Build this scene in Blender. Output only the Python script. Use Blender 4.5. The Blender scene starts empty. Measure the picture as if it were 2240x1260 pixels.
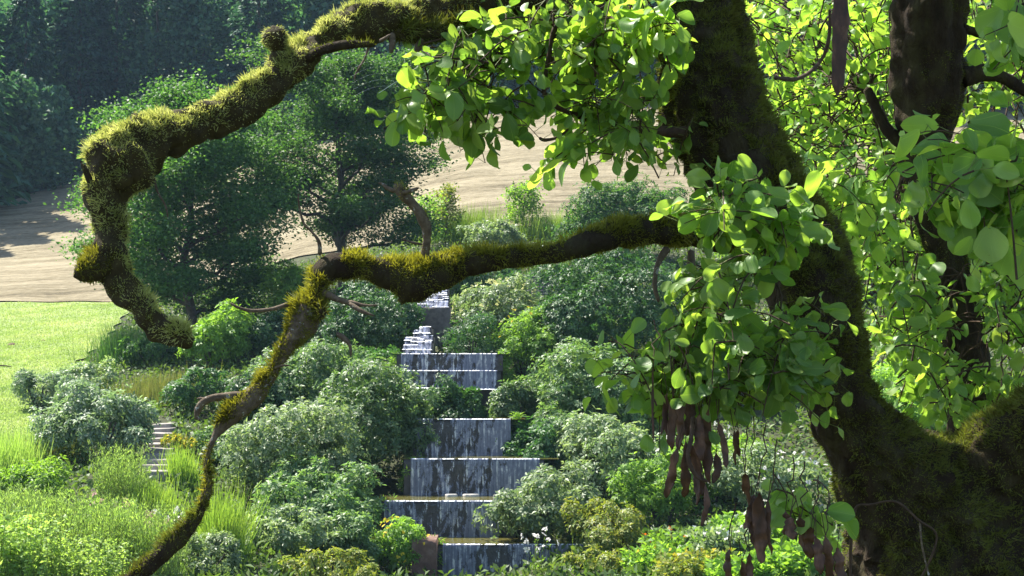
import bpy, math
import numpy as np
from mathutils import Vector
R = math.radians
scene = bpy.context.scene
COL = scene.collection

# ------------------------------------------------------------------ camera, world, sun, exposure
F = 3136.0                      # focal length in photo pixels (photo 2240 x 1260)
PITCH = R(3.1)
cam_d = bpy.data.cameras.new('camera'); cam = bpy.data.objects.new('camera', cam_d); COL.objects.link(cam)
cam_d.sensor_width = 36.0; cam_d.lens = F / 2240 * 36; cam_d.clip_start = 0.05; cam_d.clip_end = 2000
cam.location = (0, 0, 0); cam.rotation_euler = (R(90) + PITCH, 0, 0)
scene.camera = cam

SUN = np.array([-0.42, 0.32, 0.85]); SUN = SUN / np.linalg.norm(SUN)
w = bpy.data.worlds.new('World'); scene.world = w; w.use_nodes = True
nt = w.node_tree
sky = nt.nodes.new('ShaderNodeTexSky'); sky.sky_type = 'NISHITA'; sky.sun_disc = False
sky.sun_elevation = math.asin(SUN[2]); sky.sun_rotation = math.atan2(SUN[0], SUN[1])
bg = nt.nodes['Background']; bg.inputs[1].default_value = 0.10
nt.links.new(sky.outputs[0], bg.inputs[0])
sl = bpy.data.lights.new('sun', 'SUN'); sl.energy = 5.0; sl.angle = R(0.5); sl.color = (1.0, 0.95, 0.85)
so = bpy.data.objects.new('sun', sl); COL.objects.link(so); so.location = (-30, 40, 80)
so.rotation_euler = Vector(SUN).to_track_quat('Z', 'Y').to_euler()
vs = scene.view_settings
vs.view_transform = 'Standard'; vs.look = 'None'; vs.gamma = 1; vs.exposure = 1.58
scene.cycles.max_bounces = 8; scene.cycles.diffuse_bounces = 4; scene.cycles.transmission_bounces = 6
scene.cycles.transparent_max_bounces = 12; scene.cycles.glossy_bounces = 3; scene.cycles.volume_bounces = 0
scene.cycles.caustics_reflective = False; scene.cycles.caustics_refractive = False

# ------------------------------------------------------------------ helpers
_c, _s = math.cos(PITCH), math.sin(PITCH)
def P(px, py, d):
    """world point seen at photo pixel (px, py) at distance d ahead of the camera"""
    a = (np.asarray(px, float) - 1120) / F; b = (630 - np.asarray(py, float)) / F
    t = np.asarray(d, float) / (_c - b * _s)
    return np.stack(np.broadcast_arrays(a * t, np.asarray(d, float), (_s + b * _c) * t), -1)
def unit(v):
    return v / np.maximum(np.linalg.norm(v, axis=-1, keepdims=True), 1e-9)
def sn(p, f, seed, k=7):
    g = np.random.default_rng(seed)
    dirs = unit(g.normal(size=(k, 3))) * f * g.uniform(.6, 1.6, (k, 1)); ph = g.uniform(0, 6.28, k)
    return np.sin(p @ dirs.T + ph).sum(-1) / math.sqrt(k) * .8
def wloc(o):
    v = np.zeros(3)
    while o is not None:
        v = v + np.array(o.location); o = o.parent
    return v
def mk(name, verts, faces, mat, parent=None, smooth=False, uv=None, origin=None):
    verts = np.asarray(verts, float); faces = np.asarray(faces, np.int32)
    me = bpy.data.meshes.new(name)
    o = bpy.data.objects.new(name, me); COL.objects.link(o)
    if parent is not None:
        o.parent = parent; off = wloc(parent)
    else:
        if origin is None:
            lo, hi = verts.min(0), verts.max(0); origin = ((lo + hi) / 2)[:2].tolist() + [lo[2]]
        o.location = origin; off = np.array(origin)
    M, k = faces.shape
    me.vertices.add(len(verts)); me.vertices.foreach_set('co', (verts - off).astype(np.float32).ravel())
    me.loops.add(M * k); me.loops.foreach_set('vertex_index', faces.ravel())
    me.polygons.add(M); me.polygons.foreach_set('loop_start', np.arange(0, M * k, k, dtype=np.int32))
    if smooth: me.polygons.foreach_set('use_smooth', np.ones(M, dtype=bool))
    if uv is not None:
        l = me.uv_layers.new(name='UVMap'); l.data.foreach_set('uv', np.asarray(uv, np.float32)[faces.ravel()].ravel())
    me.update(calc_edges=True); me.validate()
    if mat is not None: me.materials.append(mat)
    return o
def mk_multi(name, parts, parent=None, uv0=None):
    """one mesh from several (verts, faces, material) with a material slot each"""
    V, Fc = join([(p[0], p[1]) for p in parts]); uv = None
    if uv0 is not None: uv = np.concatenate([uv0, np.zeros((len(V) - len(uv0), 2))])
    o = mk(name, V, Fc, parts[0][2], parent, False, uv)
    for p in parts[1:]: o.data.materials.append(p[2])
    o.data.polygons.foreach_set('material_index', np.concatenate([np.full(len(p[1]), k, np.int32) for k, p in enumerate(parts)])); o.data.update()
    return o
def tag(o, label=None, cat=None, group=None, kind=None):
    if label: o['label'] = label
    if cat: o['category'] = cat
    if group: o['group'] = group
    if kind: o['kind'] = kind
    return o
def thing(name, loc, label, cat, group=None):
    o = bpy.data.objects.new(name, None); COL.objects.link(o); o.location = loc
    o.empty_display_size = .2
    return tag(o, label, cat, group)
def struct(o): o['kind'] = 'structure'; return o
def join(parts):
    V, Fs, n = [], [], 0
    for v, f in parts:
        V.append(v); Fs.append(np.asarray(f) + n); n += len(v)
    return np.concatenate(V), np.concatenate(Fs)
def box(x0, x1, y0, y1, z0, z1, jit=0, seed=0):
    v = np.array([[x, y, z] for z in (z0, z1) for y in (y0, y1) for x in (x0, x1)], float)
    if jit: v += np.random.default_rng(seed).uniform(-jit, jit, v.shape)
    return v, np.array([[0, 2, 3, 1], [4, 5, 7, 6], [0, 1, 5, 4], [1, 3, 7, 5], [3, 2, 6, 7], [2, 0, 4, 6]])
def bevel(o, wd=.02, seg=2):
    m = o.modifiers.new('bevel', 'BEVEL'); m.width = wd; m.segments = seg; m.limit_method = 'ANGLE'
    return o
def grid_faces(nr, nc, wrap=False):
    i = np.arange(nr - 1)[:, None]; j = np.arange(nc if wrap else nc - 1)[None]
    j2 = (j + 1) % nc
    return np.stack([i * nc + j, i * nc + j2, (i + 1) * nc + j2, (i + 1) * nc + j], -1).reshape(-1, 4)
def catmull(p, n):
    p = np.asarray(p, float); m = len(p)
    q = np.vstack([2 * p[0] - p[1], p, 2 * p[-1] - p[-2]])
    L = np.concatenate([[0], np.cumsum(np.linalg.norm(np.diff(p[:, :3], axis=0), axis=1))])
    s = np.linspace(0, L[-1], n); i = np.clip(np.searchsorted(L, s, 'right') - 1, 0, m - 2)
    t = ((s - L[i]) / np.maximum(L[i + 1] - L[i], 1e-9))[:, None]
    a, b, c, d = q[i], q[i + 1], q[i + 2], q[i + 3]
    return .5 * (2 * b + (c - a) * t + (2 * a - 5 * b + 4 * c - d) * t ** 2 + (3 * b - a - 3 * c + d) * t ** 3)
def frames(c):
    T = unit(np.gradient(c, axis=0)); N = np.zeros_like(c)
    n = np.cross(T[0], [0.3, 1, .2]); n = unit(n)
    for k in range(len(c)):
        n = n - T[k] * (n @ T[k]); n = n / np.linalg.norm(n); N[k] = n
    return T, N, np.cross(T, N)
def tube(path, sides=24, step=.012, disp=.12, freq=18, seed=0, ends=True, ridges=0, lump=0):
    """path rows: x, y, z, radius -> verts, faces, rings (n, sides, 3), normals"""
    path = np.asarray(path, float)
    L = np.linalg.norm(np.diff(path[:, :3], axis=0), axis=1).sum()
    n = max(6, int(L / step)); q = catmull(path, n); c, r = q[:, :3], np.maximum(q[:, 3], 1e-4)
    T, N, B = frames(c)
    th = np.linspace(0, 2 * np.pi, sides, endpoint=False)
    nr = N[:, None] * np.cos(th)[None, :, None] + B[:, None] * np.sin(th)[None, :, None]
    base = c[:, None] + nr * r[:, None, None]
    d = 1 + disp * (sn(base, freq, seed) + .5 * sn(base, freq * 2.6, seed + 1) + .3 * sn(base, freq * 6, seed + 2))
    if ridges:
        d = d + ridges * np.abs(np.sin(th[None] * 4 + sn(c, freq * .35, seed + 5)[:, None] * 2.2)) - ridges * .5
    if ends: d[0] *= .02; d[-1] *= .02
    if lump: d = d + lump * sn(base, 62, seed + 7) + .75 * lump * sn(base, 125, seed + 8)
    ring = c[:, None] + nr * (r[:, None] * d)[..., None]
    return ring.reshape(-1, 3), grid_faces(n, sides, True), ring, nr
def lines(P0, P1, r0, r1, sides=3):
    """many straight tapered prisms"""
    P0, P1 = np.asarray(P0, float), np.asarray(P1, float); n = len(P0)
    t = unit(P1 - P0); a = unit(np.cross(t, np.array([.31, .57, .76]))); b = np.cross(t, a)
    th = np.linspace(0, 2 * np.pi, sides, endpoint=False)
    nr = a[:, None] * np.cos(th)[None, :, None] + b[:, None] * np.sin(th)[None, :, None]
    r0 = np.broadcast_to(np.asarray(r0, float), (n,)); r1 = np.broadcast_to(np.asarray(r1, float), (n,))
    V = np.stack([P0[:, None] + nr * r0[:, None, None], P1[:, None] + nr * r1[:, None, None]], 1)
    j = np.arange(sides); f = np.stack([j, (j + 1) % sides, sides + (j + 1) % sides, sides + j], -1)
    return V.reshape(-1, 3), (f[None] + (np.arange(n) * 2 * sides)[:, None, None]).reshape(-1, 4)
def polyline_tubes(polys, r0, r1, sides=4):
    parts = []
    for p in polys:
        p = np.asarray(p, float); k = len(p) - 1; rr = np.linspace(r0, r1, k + 1)
        parts.append(lines(p[:-1], p[1:], rr[:-1], rr[1:], sides))
    return join(parts)
def leafquads(p, d, n, L, W, fold=.25):
    """one folded diamond per leaf"""
    d = unit(d); s = unit(np.cross(d, n)); n = np.cross(s, d)
    L = np.broadcast_to(np.asarray(L, float), (len(p),))[:, None]; W = np.broadcast_to(np.asarray(W, float), (len(p),))[:, None]
    V = np.stack([p, p + d * L * .5 + s * W * .5 + n * W * fold, p + d * L - n * L * .12, p + d * L * .5 - s * W * .5 + n * W * fold], 1)
    return V.reshape(-1, 3), np.arange(len(p) * 4).reshape(-1, 4)
def blades(p, n, L, W, jit, grav, g):
    k = len(p); d = unit(n + g.normal(size=(k, 3)) * jit + np.array([0, 0, grav]))
    s = unit(np.cross(d, g.normal(size=(k, 3))))
    L = L[:, None]; W = np.broadcast_to(np.asarray(W, float), (k,))[:, None]
    tip = p + d * L + g.normal(size=(k, 3)) * L * .12
    V = np.stack([p - s * W * .5, p + s * W * .5, tip + s * W * .12, tip - s * W * .12], 1)
    return V.reshape(-1, 3), np.arange(k * 4).reshape(-1, 4)

# ------------------------------------------------------------------ materials
def newmat(name):
    m = bpy.data.materials.new(name); m.use_nodes = True; nt = m.node_tree; nt.nodes.clear()
    out = nt.nodes.new('ShaderNodeOutputMaterial')
    return m, nt, out
def nd(nt, t, **kw):
    n = nt.nodes.new(t)
    for k, v in kw.items():
        if k.startswith('i_'):
            n.inputs[k[2:].replace('_', ' ')].default_value = v
        else: setattr(n, k, v)
    return n
def ramp(nt, fac, stops):
    r = nt.nodes.new('ShaderNodeValToRGB'); e = r.color_ramp.elements
    while len(e) < len(stops): e.new(.5)
    for k, (p, c) in enumerate(stops): e[k].position = p; e[k].color = (*c, 1)
    nt.links.new(fac, r.inputs[0]); return r.outputs[0]
def mixc(nt, fac, a, b, mode='MIX'):
    m = nt.nodes.new('ShaderNodeMix'); m.data_type = 'RGBA'; m.blend_type = mode
    for sock, v in ((m.inputs[0], fac), (m.inputs[6], a), (m.inputs[7], b)):
        if isinstance(v, bpy.types.NodeSocket): nt.links.new(v, sock)
        else: sock.default_value = v if not isinstance(v, tuple) else (*v, 1)
    return m.outputs[2]
def noise(nt, scale, detail=4, rough=.6, vec=None, stretch=None):
    n = nt.nodes.new('ShaderNodeTexNoise'); n.inputs['Scale'].default_value = scale; n.inputs['Detail'].default_value = detail
    n.inputs['Roughness'].default_value = rough
    if vec is None:
        vec = nt.nodes.new('ShaderNodeTexCoord').outputs['Object']
    if stretch:
        mp = nt.nodes.new('ShaderNodeMapping'); mp.inputs['Scale'].default_value = stretch
        nt.links.new(vec, mp.inputs[0]); vec = mp.outputs[0]
    nt.links.new(vec, n.inputs['Vector']); return n.outputs['Fac']
def math_n(nt, op, a, b=None, c=None):
    m = nt.nodes.new('ShaderNodeMath'); m.operation = op
    for k, v in enumerate((a, b, c)):
        if v is None: continue
        if isinstance(v, bpy.types.NodeSocket): nt.links.new(v, m.inputs[k])
        else: m.inputs[k].default_value = v
    return m.outputs[0]
def bump(nt, h, strength=.5, dist=.02):
    b = nt.nodes.new('ShaderNodeBump'); b.inputs['Strength'].default_value = strength; b.inputs['Distance'].default_value = dist
    nt.links.new(h, b.inputs['Height']); return b.outputs[0]
def leafmat(name, cols, trans=.45, tmul=(1.5, 1.6, .7), rough=.42, spec=.5, veins=False, vary=0):
    m, nt, out = newmat(name)
    geo = nt.nodes.new('ShaderNodeNewGeometry')
    st = [(k / max(1, len(cols) - 1), c) for k, c in enumerate(cols)]
    fac = geo.outputs['Random Per Island']
    if vary: fac = math_n(nt, 'ADD', math_n(nt, 'MULTIPLY', fac, .45), math_n(nt, 'MULTIPLY_ADD', noise(nt, vary, 4, .6), 1.7, -.58))
    col = ramp(nt, fac, st)
    oi = nt.nodes.new('ShaderNodeObjectInfo')
    v = math_n(nt, 'MULTIPLY_ADD', oi.outputs['Random'], .35, .83)
    hsv = nt.nodes.new('ShaderNodeHueSaturation'); nt.links.new(v, hsv.inputs['Value']); nt.links.new(col, hsv.inputs['Color'])
    hsv.inputs['Saturation'].default_value = 1.0; col = hsv.outputs[0]
    if veins:
        uv = nt.nodes.new('ShaderNodeUVMap'); sep = nt.nodes.new('ShaderNodeSeparateXYZ'); nt.links.new(uv.outputs[0], sep.inputs[0])
        u = math_n(nt, 'SUBTRACT', sep.outputs[0], .5)
        ang = math_n(nt, 'ARCTAN2', u, math_n(nt, 'ADD', sep.outputs[1], .06))
        wv = math_n(nt, 'ABSOLUTE', math_n(nt, 'SINE', math_n(nt, 'MULTIPLY', ang, 5.2)))
        vein = math_n(nt, 'LESS_THAN', wv, .07)
        col = mixc(nt, math_n(nt, 'MULTIPLY', vein, .55), col, (.30, .42, .12))
        sp = noise(nt, 55, 2); sp2 = math_n(nt, 'GREATER_THAN', sp, .76)
        isl = math_n(nt, 'GREATER_THAN', geo.outputs['Random Per Island'], .86)
        col = mixc(nt, math_n(nt, 'MULTIPLY', sp2, isl), col, (.10, .035, .012))
    p = nt.nodes.new('ShaderNodeBsdfPrincipled'); p.inputs['Roughness'].default_value = rough
    p.inputs['Specular IOR Level'].default_value = spec; nt.links.new(col, p.inputs['Base Color'])
    tr = nt.nodes.new('ShaderNodeBsdfTranslucent')
    nt.links.new(mixc(nt, 1.0, col, tmul, 'MULTIPLY'), tr.inputs[0])
    mx = nt.nodes.new('ShaderNodeMixShader'); mx.inputs[0].default_value = trans
    nt.links.new(p.outputs[0], mx.inputs[1]); nt.links.new(tr.outputs[0], mx.inputs[2]); nt.links.new(mx.outputs[0], out.inputs[0])
    return m
def surfmat(name, stops, scale=8, rough=.85, bscale=None, bstr=.5, bdist=.02, stretch=None, spec=.3, extra=None):
    m, nt, out = newmat(name)
    n = noise(nt, scale, 6, .65, stretch=stretch); col = ramp(nt, n, stops)
    if extra: col = extra(nt, col)
    p = nt.nodes.new('ShaderNodeBsdfPrincipled'); p.inputs['Roughness'].default_value = rough; p.inputs['Specular IOR Level'].default_value = spec
    nt.links.new(col, p.inputs['Base Color'])
    nt.links.new(bump(nt, noise(nt, bscale or scale * 3, 6, .7, stretch=stretch), bstr, bdist), p.inputs['Normal'])
    nt.links.new(p.outputs[0], out.inputs[0]); return m

M = {}
M['leaf_near'] = leafmat('leaf_near', [(0.094, 0.187, 0.050), (0.138, 0.259, 0.068), (0.187, 0.308, 0.083), (0.248, 0.352, 0.105)], .55, (2.0, 1.95, .62), .44, .42, veins=True)
M['leaf_mid'] = leafmat('leaf_mid', [(.06, .15, .035), (.105, .22, .045), (.17, .29, .065)], .52, (1.9, 1.85, .6), .42, .45)
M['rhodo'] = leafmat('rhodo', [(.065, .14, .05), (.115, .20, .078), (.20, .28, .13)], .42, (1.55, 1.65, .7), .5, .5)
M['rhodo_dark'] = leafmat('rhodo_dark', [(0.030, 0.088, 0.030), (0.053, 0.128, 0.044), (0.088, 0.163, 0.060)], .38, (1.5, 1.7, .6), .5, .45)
M['sage'] = leafmat('sage', [(.12, .20, .09), (.20, .28, .14), (.31, .37, .22)], .42, (1.45, 1.55, .75), .48, .5)
M['silver'] = leafmat('silver', [(.11, .18, .10), (.18, .25, .15), (.28, .34, .23)], .38, (1.3, 1.5, .75), .5, .5)
M['yellowgreen'] = leafmat('yellowgreen', [(0.110, 0.187, 0.033), (0.187, 0.242, 0.055), (0.264, 0.275, 0.077)], .42, (1.6, 1.5, .5), .48, .35)
M['fresh'] = leafmat('fresh', [(0.110, 0.220, 0.039), (0.165, 0.308, 0.055), (0.231, 0.374, 0.083)], .5, (1.7, 1.7, .6), .5, .35)
M['treeleaf'] = leafmat('treeleaf', [(0.036, 0.096, 0.030), (0.062, 0.141, 0.042), (0.106, 0.192, 0.059)], .45, (1.6, 1.75, .65), .55, .3)
M['forest'] = leafmat('forest', [(0.027, 0.083, 0.057), (0.048, 0.119, 0.075), (0.081, 0.163, 0.085)], .36, (1.4, 1.6, .7), .6, .2)
M['conifer'] = leafmat('conifer', [(0.019, 0.055, 0.043), (0.031, 0.082, 0.058), (0.050, 0.106, 0.065)], .25, (1.2, 1.4, .7), .6, .2)
M['grass'] = leafmat('grass', [(.14, .25, .05), (.20, .31, .07), (.28, .35, .10)], .5, (1.6, 1.6, .6), .5, .3, vary=0.5)
M['drygrass'] = leafmat('drygrass', [(.11, .17, .04), (.18, .21, .07), (.27, .25, .11)], .45, (1.4, 1.4, .6), .5, .3)
M['moss'] = leafmat('moss', [(.17, .19, .055), (.29, .32, .11), (.43, .45, .20), (.60, .60, .34)], .45, (1.35, 1.35, .7), .6, .2, vary=22)
M['feather'] = leafmat('feather', [(.23, .37, .09), (.31, .47, .13), (.40, .54, .20)], .5, (1.45, 1.45, .65), .5, .3)
M['lawn_blade'] = leafmat('lawn_blade', [(.18, .27, .08), (.25, .34, .11), (.32, .39, .15), (.42, .43, .23)], .48, (1.35, 1.4, .85), .5, .3, vary=.35)
M['cover'] = leafmat('cover', [(.045, .09, .025), (.085, .15, .04), (.14, .20, .06)], .4, (1.6, 1.6, .6), .5, .3, vary=0.6)
M['moss_gold'] = leafmat('moss_gold', [(.085, .08, .016), (.15, .16, .028), (.21, .22, .045), (.29, .28, .085)], .45, (1.5, 1.4, .45), .6, .2, vary=24)
M['moss_dark'] = leafmat('moss_dark', [(0.063, 0.050, 0.020), (0.119, 0.119, 0.031), (0.168, 0.196, 0.048), (0.140, 0.105, 0.048)], .35, (1.4, 1.5, .5), .7, .15, vary=9)
M['moss_core'] = surfmat('moss_core', [(.25, (.018, .012, .006)), (.5, (.04, .030, .010)), (.75, (.07, .058, .018))], 40, .95, 90, .8, .01)
M['bark'] = surfmat('bark', [(.25, (0.018, 0.013, 0.009)), (.45, (0.039, 0.027, 0.018)), (.62, (0.062, 0.053, 0.025)), (.8, (0.105, 0.080, 0.060))], 16, .95, 40, 1.0, .03, (1, 1, .4), .15)
def lich(nt, col):
    k = math_n(nt, 'GREATER_THAN', noise(nt, 45, 3, .7), .63)
    return mixc(nt, math_n(nt, 'MULTIPLY', k, .8), col, (.34, .34, .30))
M['twig'] = surfmat('twig', [(.3, (.06, .042, .026)), (.55, (.12, .09, .06)), (.75, (.20, .16, .11))], 60, .9, 120, .7, .004, extra=lich)
M['twig_dark'] = surfmat('twig_dark', [(.3, (.035, .022, .014)), (.7, (.09, .055, .035))], 60, .85, 120, .5, .003)
M['petiole'] = surfmat('petiole', [(.3, (.12, .20, .04)), (.7, (.20, .22, .06))], 30, .6)
M['farbark'] = surfmat('farbark', [(.3, (.035, .028, .022)), (.7, (.10, .085, .065))], 6, .9, 14, .6, .03)
M['pod'] = surfmat('pod', [(.3, (.026, .012, .006)), (.5, (.07, .030, .014)), (.7, (.17, .085, .045))], 40, .6, 90, .6, .004, (1, 1, .4), .4)
M['soil'] = surfmat('soil', [(.3, (.03, .03, .014)), (.55, (.045, .055, .02)), (.75, (.075, .085, .03))], 3, .95, 8, .8, .08)
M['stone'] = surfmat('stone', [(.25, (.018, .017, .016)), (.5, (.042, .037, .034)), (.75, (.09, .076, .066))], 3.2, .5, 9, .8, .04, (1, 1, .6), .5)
M['redstone'] = surfmat('redstone', [(.25, (.08, .045, .034)), (.5, (.15, .085, .062)), (.78, (.27, .19, .15))], 3.5, .85, 11, .7, .03)
M['greystone'] = surfmat('greystone', [(.25, (.06, .05, .045)), (.5, (.12, .10, .09)), (.75, (.2, .17, .15))], 4, .8, 12, .7, .03)
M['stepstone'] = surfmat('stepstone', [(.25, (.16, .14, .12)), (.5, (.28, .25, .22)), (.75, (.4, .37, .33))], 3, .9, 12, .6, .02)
M['palestone'] = surfmat('palestone', [(.25, (.3, .28, .25)), (.75, (.55, .52, .47))], 6, .8, 14, .4, .01)
M['earth'] = surfmat('earth', [(.3, (.09, .06, .04)), (.7, (.18, .13, .09))], 12, .95, 25, .9, .03)
def fl(nm, c, t=.4):
    return leafmat(nm, [tuple(x * .8 for x in c), c], t, (1.1, 1.1, 1.1), .6, .2)
M['white_petal'] = fl('white_petal', (.8, .78, .74)); M['orange_petal'] = fl('orange_petal', (.8, .22, .03))
M['yellow_petal'] = fl('yellow_petal', (.8, .62, .05)); M['pink_petal'] = fl('pink_petal', (.5, .3, .27))
M['cream_petal'] = fl('cream_petal', (.6, .6, .25))

# lawn and field
def lawnmat():
    m, nt, out = newmat('lawn')
    a = noise(nt, .35, 5, .6); b = noise(nt, 5.0, 5, .75)
    col = ramp(nt, math_n(nt, 'ADD', math_n(nt, 'MULTIPLY', a, .55), math_n(nt, 'MULTIPLY', b, .45)),
               [(.32, (.16, .23, .065)), (.5, (.23, .30, .09)), (.68, (.32, .36, .13))])
    p = nt.nodes.new('ShaderNodeBsdfPrincipled'); p.inputs['Roughness'].default_value = .7; p.inputs['Specular IOR Level'].default_value = .2
    nt.links.new(col, p.inputs[0]); 
    nt.links.new(bump(nt, noise(nt, 12, 6, .8), .8, .12), p.inputs['Normal'])
    tr = nt.nodes.new('ShaderNodeBsdfDiffuse')
    nt.links.new(p.outputs[0], out.inputs[0]); return m
M['lawn'] = lawnmat()
def fieldmat():
    m, nt, out = newmat('field')
    tc = nt.nodes.new('ShaderNodeTexCoord').outputs['Object']
    mp = nt.nodes.new('ShaderNodeMapping'); mp.inputs['Rotation'].default_value = (0, 0, R(-13)); nt.links.new(tc, mp.inputs[0])
    rows = noise(nt, 1.0, 5, .7, mp.outputs[0], (.07, .55, .55)); fine = noise(nt, 3.2, 6, .75, mp.outputs[0], (.5, 1, 1)); big = noise(nt, .05, 3, .5, tc)
    s = math_n(nt, 'ADD', math_n(nt, 'MULTIPLY', rows, .5), math_n(nt, 'ADD', math_n(nt, 'MULTIPLY', fine, .35), math_n(nt, 'MULTIPLY', big, .15)))
    col = ramp(nt, s, [(.40, (.10, .082, .05)), (.47, (.19, .16, .10)), (.55, (.275, .235, .155)), (.7, (.36, .315, .215))])
    p = nt.nodes.new('ShaderNodeBsdfPrincipled'); p.inputs['Roughness'].default_value = .9; p.inputs['Specular IOR Level'].default_value = .1
    nt.links.new(col, p.inputs[0]); nt.links.new(bump(nt, s, 1.0, .5), p.inputs['Normal'])
    nt.links.new(p.outputs[0], out.inputs[0]); return m
M['field'] = fieldmat()
def watermat():
    m, nt, out = newmat('pool_water')
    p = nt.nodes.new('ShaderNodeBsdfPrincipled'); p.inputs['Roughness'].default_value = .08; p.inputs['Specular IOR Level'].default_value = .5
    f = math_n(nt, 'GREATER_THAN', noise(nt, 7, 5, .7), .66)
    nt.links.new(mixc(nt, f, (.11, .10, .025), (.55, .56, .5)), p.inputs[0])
    nt.links.new(bump(nt, noise(nt, 5, 4, .6, stretch=(.6, 1, 1)), .35, .03), p.inputs['Normal'])
    nt.links.new(p.outputs[0], out.inputs[0]); return m
M['pool'] = watermat()
def curtainmat(name, cover, white, soft=.04):
    m, nt, out = newmat(name)
    a = noise(nt, 1.0, 5, .65, stretch=(1.25, .3, .42)); b = noise(nt, 1.0, 4, .7, stretch=(11, 1, .9)); c = noise(nt, 1.0, 6, .75, stretch=(6, 3, 4.0))
    s = math_n(nt, 'ADD', math_n(nt, 'MULTIPLY', a, .66), math_n(nt, 'ADD', math_n(nt, 'MULTIPLY', b, .12), math_n(nt, 'MULTIPLY', c, .22)))
    mr = nt.nodes.new('ShaderNodeMapRange'); mr.inputs[1].default_value = cover; mr.inputs[2].default_value = cover + soft
    mr.inputs[3].default_value = .03; mr.inputs[4].default_value = .9; nt.links.new(s, mr.inputs[0])
    col = ramp(nt, math_n(nt, 'ADD', math_n(nt, 'MULTIPLY', b, .6), math_n(nt, 'MULTIPLY', c, .4)),
               [(.38, tuple(white * x for x in (.28, .31, .46))), (.53, tuple(white * x for x in (.52, .56, .76))), (.62, (min(.85, white * 1.9),) * 3)])  # blue tint of the reflected sky put into the water colour
    p = nt.nodes.new('ShaderNodeBsdfPrincipled'); p.inputs['Roughness'].default_value = .25; p.inputs['Specular IOR Level'].default_value = .5
    nt.links.new(col, p.inputs[0]); nt.links.new(bump(nt, s, .6, .05), p.inputs['Normal'])
    tl = nt.nodes.new('ShaderNodeBsdfTranslucent'); nt.links.new(col, tl.inputs[0])
    m1 = nt.nodes.new('ShaderNodeMixShader'); m1.inputs[0].default_value = .25
    nt.links.new(p.outputs[0], m1.inputs[1]); nt.links.new(tl.outputs[0], m1.inputs[2])
    t = nt.nodes.new('ShaderNodeBsdfTransparent'); mx = nt.nodes.new('ShaderNodeMixShader'); nt.links.new(mr.outputs[0], mx.inputs[0])
    nt.links.new(t.outputs[0], mx.inputs[1]); nt.links.new(m1.outputs[0], mx.inputs[2]); nt.links.new(mx.outputs[0], out.inputs[0]); return m
M['curtain'] = curtainmat('falling_water', .46, .42)
M['whitewater'] = curtainmat('white_water', .40, .9, .2)
def foammat():
    m, nt, out = newmat('foam')
    p = nt.nodes.new('ShaderNodeBsdfPrincipled'); p.inputs['Roughness'].default_value = .5; p.inputs[0].default_value = (.8, .82, .84, 1)
    nt.links.new(bump(nt, noise(nt, 25, 5, .7), .9, .03), p.inputs['Normal']); nt.links.new(p.outputs[0], out.inputs[0]); return m
M['foam'] = foammat()
def silkmat():
    m, nt, out = newmat('silk')
    p = nt.nodes.new('ShaderNodeBsdfPrincipled'); p.inputs['Roughness'].default_value = .3; p.inputs[0].default_value = (.8, .82, .85, 1)
    nt.links.new(p.outputs[0], out.inputs[0]); return m
M['silk'] = silkmat()

# ------------------------------------------------------------------ terrain
TD = np.array([25, 38, 43, 46, 48.5, 51, 54, 58, 64, 75, 88, 100, 125, 150, 175, 200, 260, 330.])
TX = np.array([0, 350, 650, 830, 1000, 1180, 1400, 1800, 2300.])
TY = np.array([
 [1450, 1200, 1110, 1060, 1030, 1000, 970, 925, 870, 790, 725, 665, 545, 440, 350, 275, 120, -60],
 [1470, 1230, 1110, 1045, 1005, 965, 925, 890, 855, 775, 715, 660, 530, 410, 315, 240, 90, -80],
 [1480, 1290, 1230, 1170, 1110, 1050, 980, 900, 800, 700, 635, 580, 460, 355, 275, 210, 70, -90],
 [1490, 1320, 1270, 1200, 1130, 1060, 970, 865, 755, 665, 595, 548, 425, 315, 245, 185, 55, -100],
 [1500, 1340, 1300, 1220, 1135, 1065, 965, 855, 742, 650, 562, 508, 382, 262, 205, 160, 40, -110],
 [1490, 1310, 1240, 1180, 1110, 1040, 960, 870, 765, 660, 572, 510, 382, 255, 200, 155, 40, -110],
 [1480, 1280, 1200, 1150, 1090, 1030, 960, 870, 772, 665, 578, 515, 385, 250, 195, 150, 40, -110],
 [1480, 1240, 1160, 1110, 1060, 1010, 950, 880, 790, 690, 605, 540, 405, 260, 200, 155, 40, -110],
 [1480, 1240, 1160, 1110, 1060, 1010, 950, 880, 790, 690, 610, 550, 415, 270, 210, 160, 40, -110]], float)
_D = np.arange(25, 331, 1.0); _X = np.arange(-2500, 4801, 50.0)
_Zt = np.array([P(0, TY[k], TD)[:, 2] for k in range(len(TX))])
_Z = np.array([np.interp(_D, TD, z) for z in _Zt]); _Z = np.array([np.interp(_X, TX, _Z[:, j]) for j in range(len(_D))]).T
def _blur(a, ax, k):
    for _ in range(3):
        pad = [(0, 0), (0, 0)]; pad[ax] = (k, k); b = np.pad(a, pad, mode='edge')
        a = np.mean([np.take(b, np.arange(a.shape[ax]) + j, ax) for j in range(2 * k + 1)], 0)
    return a
_Z = _blur(_blur(_Z, 0, 1), 1, 1)
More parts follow.
